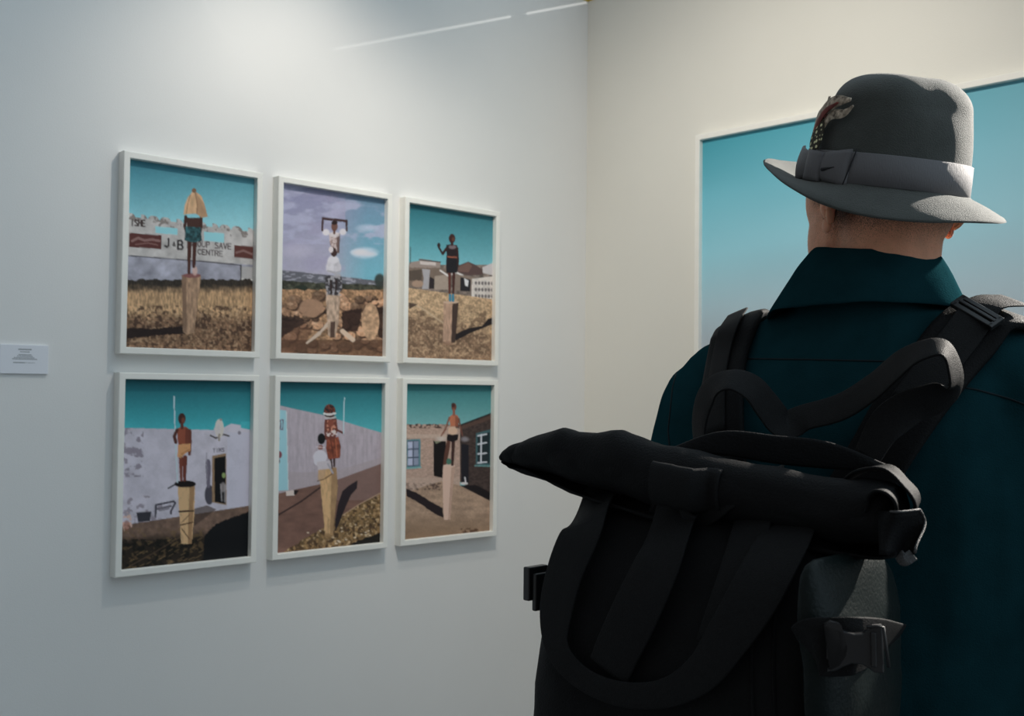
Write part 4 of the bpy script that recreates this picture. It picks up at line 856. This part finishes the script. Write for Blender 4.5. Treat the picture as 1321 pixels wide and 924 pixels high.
# gallery lamps over the two walls
light('gallery_lamp', 'SPOT', (-.15, -.62, 3.25), (.50, 0, 2.50), 2.6, (1, .92, .80), spot_size=.50, spot_blend=.8, shadow_soft_size=.02)
light('gallery_lamp', 'SPOT', (.45, -.75, 2.82), (.50, 0, 1.88), 22, (1, .91, .80), spot_size=1.9, spot_blend=1.0, shadow_soft_size=.035)
light('gallery_lamp', 'SPOT', (.35, -1.25, 3.1), (1.81, -.85, 1.5), 80, (1, .93, .82), spot_size=1.9, spot_blend=1.0, shadow_soft_size=.06)
# hard spot added in place of the sun, high right, ahead of the man
P0 = ORG+np.array([0, 0, 1.62]); az = EX*.73+EY*.68; az /= np.linalg.norm(az); el = .50
SL = P0+(az*cos(el)+np.array([0, 0, sin(el)]))*1.95
light('sun_stand_in', 'SPOT', SL, P0+np.array([0, 0, .05]), 600, (1, .93, .84), spot_size=.58, spot_blend=.75, shadow_soft_size=.022)
# added spots with a slit pattern, imitating sunlight streaks on the left wall
def gobo(name, loc, a, b, energy, half, gaps, col):
    a, b = np.array(a), np.array(b); c = (a+b)/2; loc = np.array(loc, float); z = loc-c; D = np.linalg.norm(z); z /= D
    x = (b-a); x -= z*(z@x); x /= np.linalg.norm(x); y = np.cross(z, x)
    d = bpy.data.lights.new(name, 'SPOT'); d.energy = energy; d.color = col; d.spot_size = 1.2; d.spot_blend = .1; d.shadow_soft_size = 0
    o = bpy.data.objects.new(name, d); COL.objects.link(o)
    m = Matrix.Identity(4)
    for i in range(3): m[i][0] = x[i]; m[i][1] = y[i]; m[i][2] = z[i]; m[i][3] = loc[i]
    o.matrix_world = m
    pa, pb = [((q-loc)@x)/(-((q-loc)@z)) for q in (a, b)]; lo, hi = sorted((pa, pb))
    d.use_nodes = True; nt = d.node_tree; em = nt.nodes['Emission']; g = nt.nodes.new('ShaderNodeTexCoord'); sp = nt.nodes.new('ShaderNodeSeparateXYZ')
    nt.links.new(g.outputs['Normal'], sp.inputs[0])
    def mth(op, *ins):
        n = nt.nodes.new('ShaderNodeMath'); n.operation = op
        for i, v in enumerate(ins):
            if isinstance(v, (int, float)): n.inputs[i].default_value = float(v)
            else: nt.links.new(v, n.inputs[i])
        return n.outputs[0]
    az_ = mth('ABSOLUTE', sp.outputs[2]); u = mth('DIVIDE', sp.outputs[0], az_); v = mth('DIVIDE', sp.outputs[1], az_)
    w = half/D
    k = mth('SUBTRACT', 1, mth('DIVIDE', mth('ABSOLUTE', v), w)); k = mth('MAXIMUM', k, 0)
    ins = mth('MULTIPLY', mth('GREATER_THAN', u, lo), mth('LESS_THAN', u, hi))
    for g0, g1 in gaps:
        ga, gb = lo+(hi-lo)*g0, lo+(hi-lo)*g1; ins = mth('MULTIPLY', ins, mth('SUBTRACT', 1, mth('MULTIPLY', mth('GREATER_THAN', u, ga), mth('LESS_THAN', u, gb))))
    fade = mth('ADD', .25, mth('MULTIPLY', .75, mth('MINIMUM', 1, mth('MAXIMUM', 0, mth('DIVIDE', mth('SUBTRACT', u, lo), (hi-lo)*.8)))))
    nt.links.new(mth('MULTIPLY', mth('MULTIPLY', k, ins), fade), em.inputs['Strength']); return o
gobo('sun_streak_spot', (.9, -2.2, 3.3), (.66, 0, 2.522), (1.806, 0, 2.958), 90, .007, [(.66, .725)], (1, .97, .92))
gobo('sun_streak_spot', (.2, -2.2, 3.3), (.32, 0, 2.44), (.19, 0, 2.60), 14, .007, [], (1, .97, .92))
# daylight from the tented hall
w = bpy.data.worlds.new('hall_daylight'); scene.world = w; w.use_nodes = True; nt = w.node_tree; bg = nt.nodes['Background']
tc = nt.nodes.new('ShaderNodeTexCoord'); vm = nt.nodes.new('ShaderNodeVectorMath'); vm.operation = 'DOT_PRODUCT'; vd = Vector((.66, -.50, .52)).normalized(); vm.inputs[1].default_value = vd
mr = nt.nodes.new('ShaderNodeMapRange'); mr.inputs[1].default_value = .05; mr.inputs[2].default_value = .95; mr.interpolation_type = 'SMOOTHSTEP'
mx = nt.nodes.new('ShaderNodeMix'); mx.data_type = 'RGBA'; mx.inputs[6].default_value = (.150, .152, .152, 1); mx.inputs[7].default_value = (.76, .95, 1.08, 1)
nt.links.new(tc.outputs['Generated'], vm.inputs[0]); nt.links.new(vm.outputs['Value'], mr.inputs[0]); nt.links.new(mr.outputs[0], mx.inputs[0]); nt.links.new(mx.outputs[2], bg.inputs['Color']); bg.inputs['Strength'].default_value = 1.0
vs_ = scene.view_settings; vs_.view_transform = 'Standard'; vs_.look = 'None'; vs_.exposure = 0; vs_.gamma = 1; vs_.use_curve_mapping = False
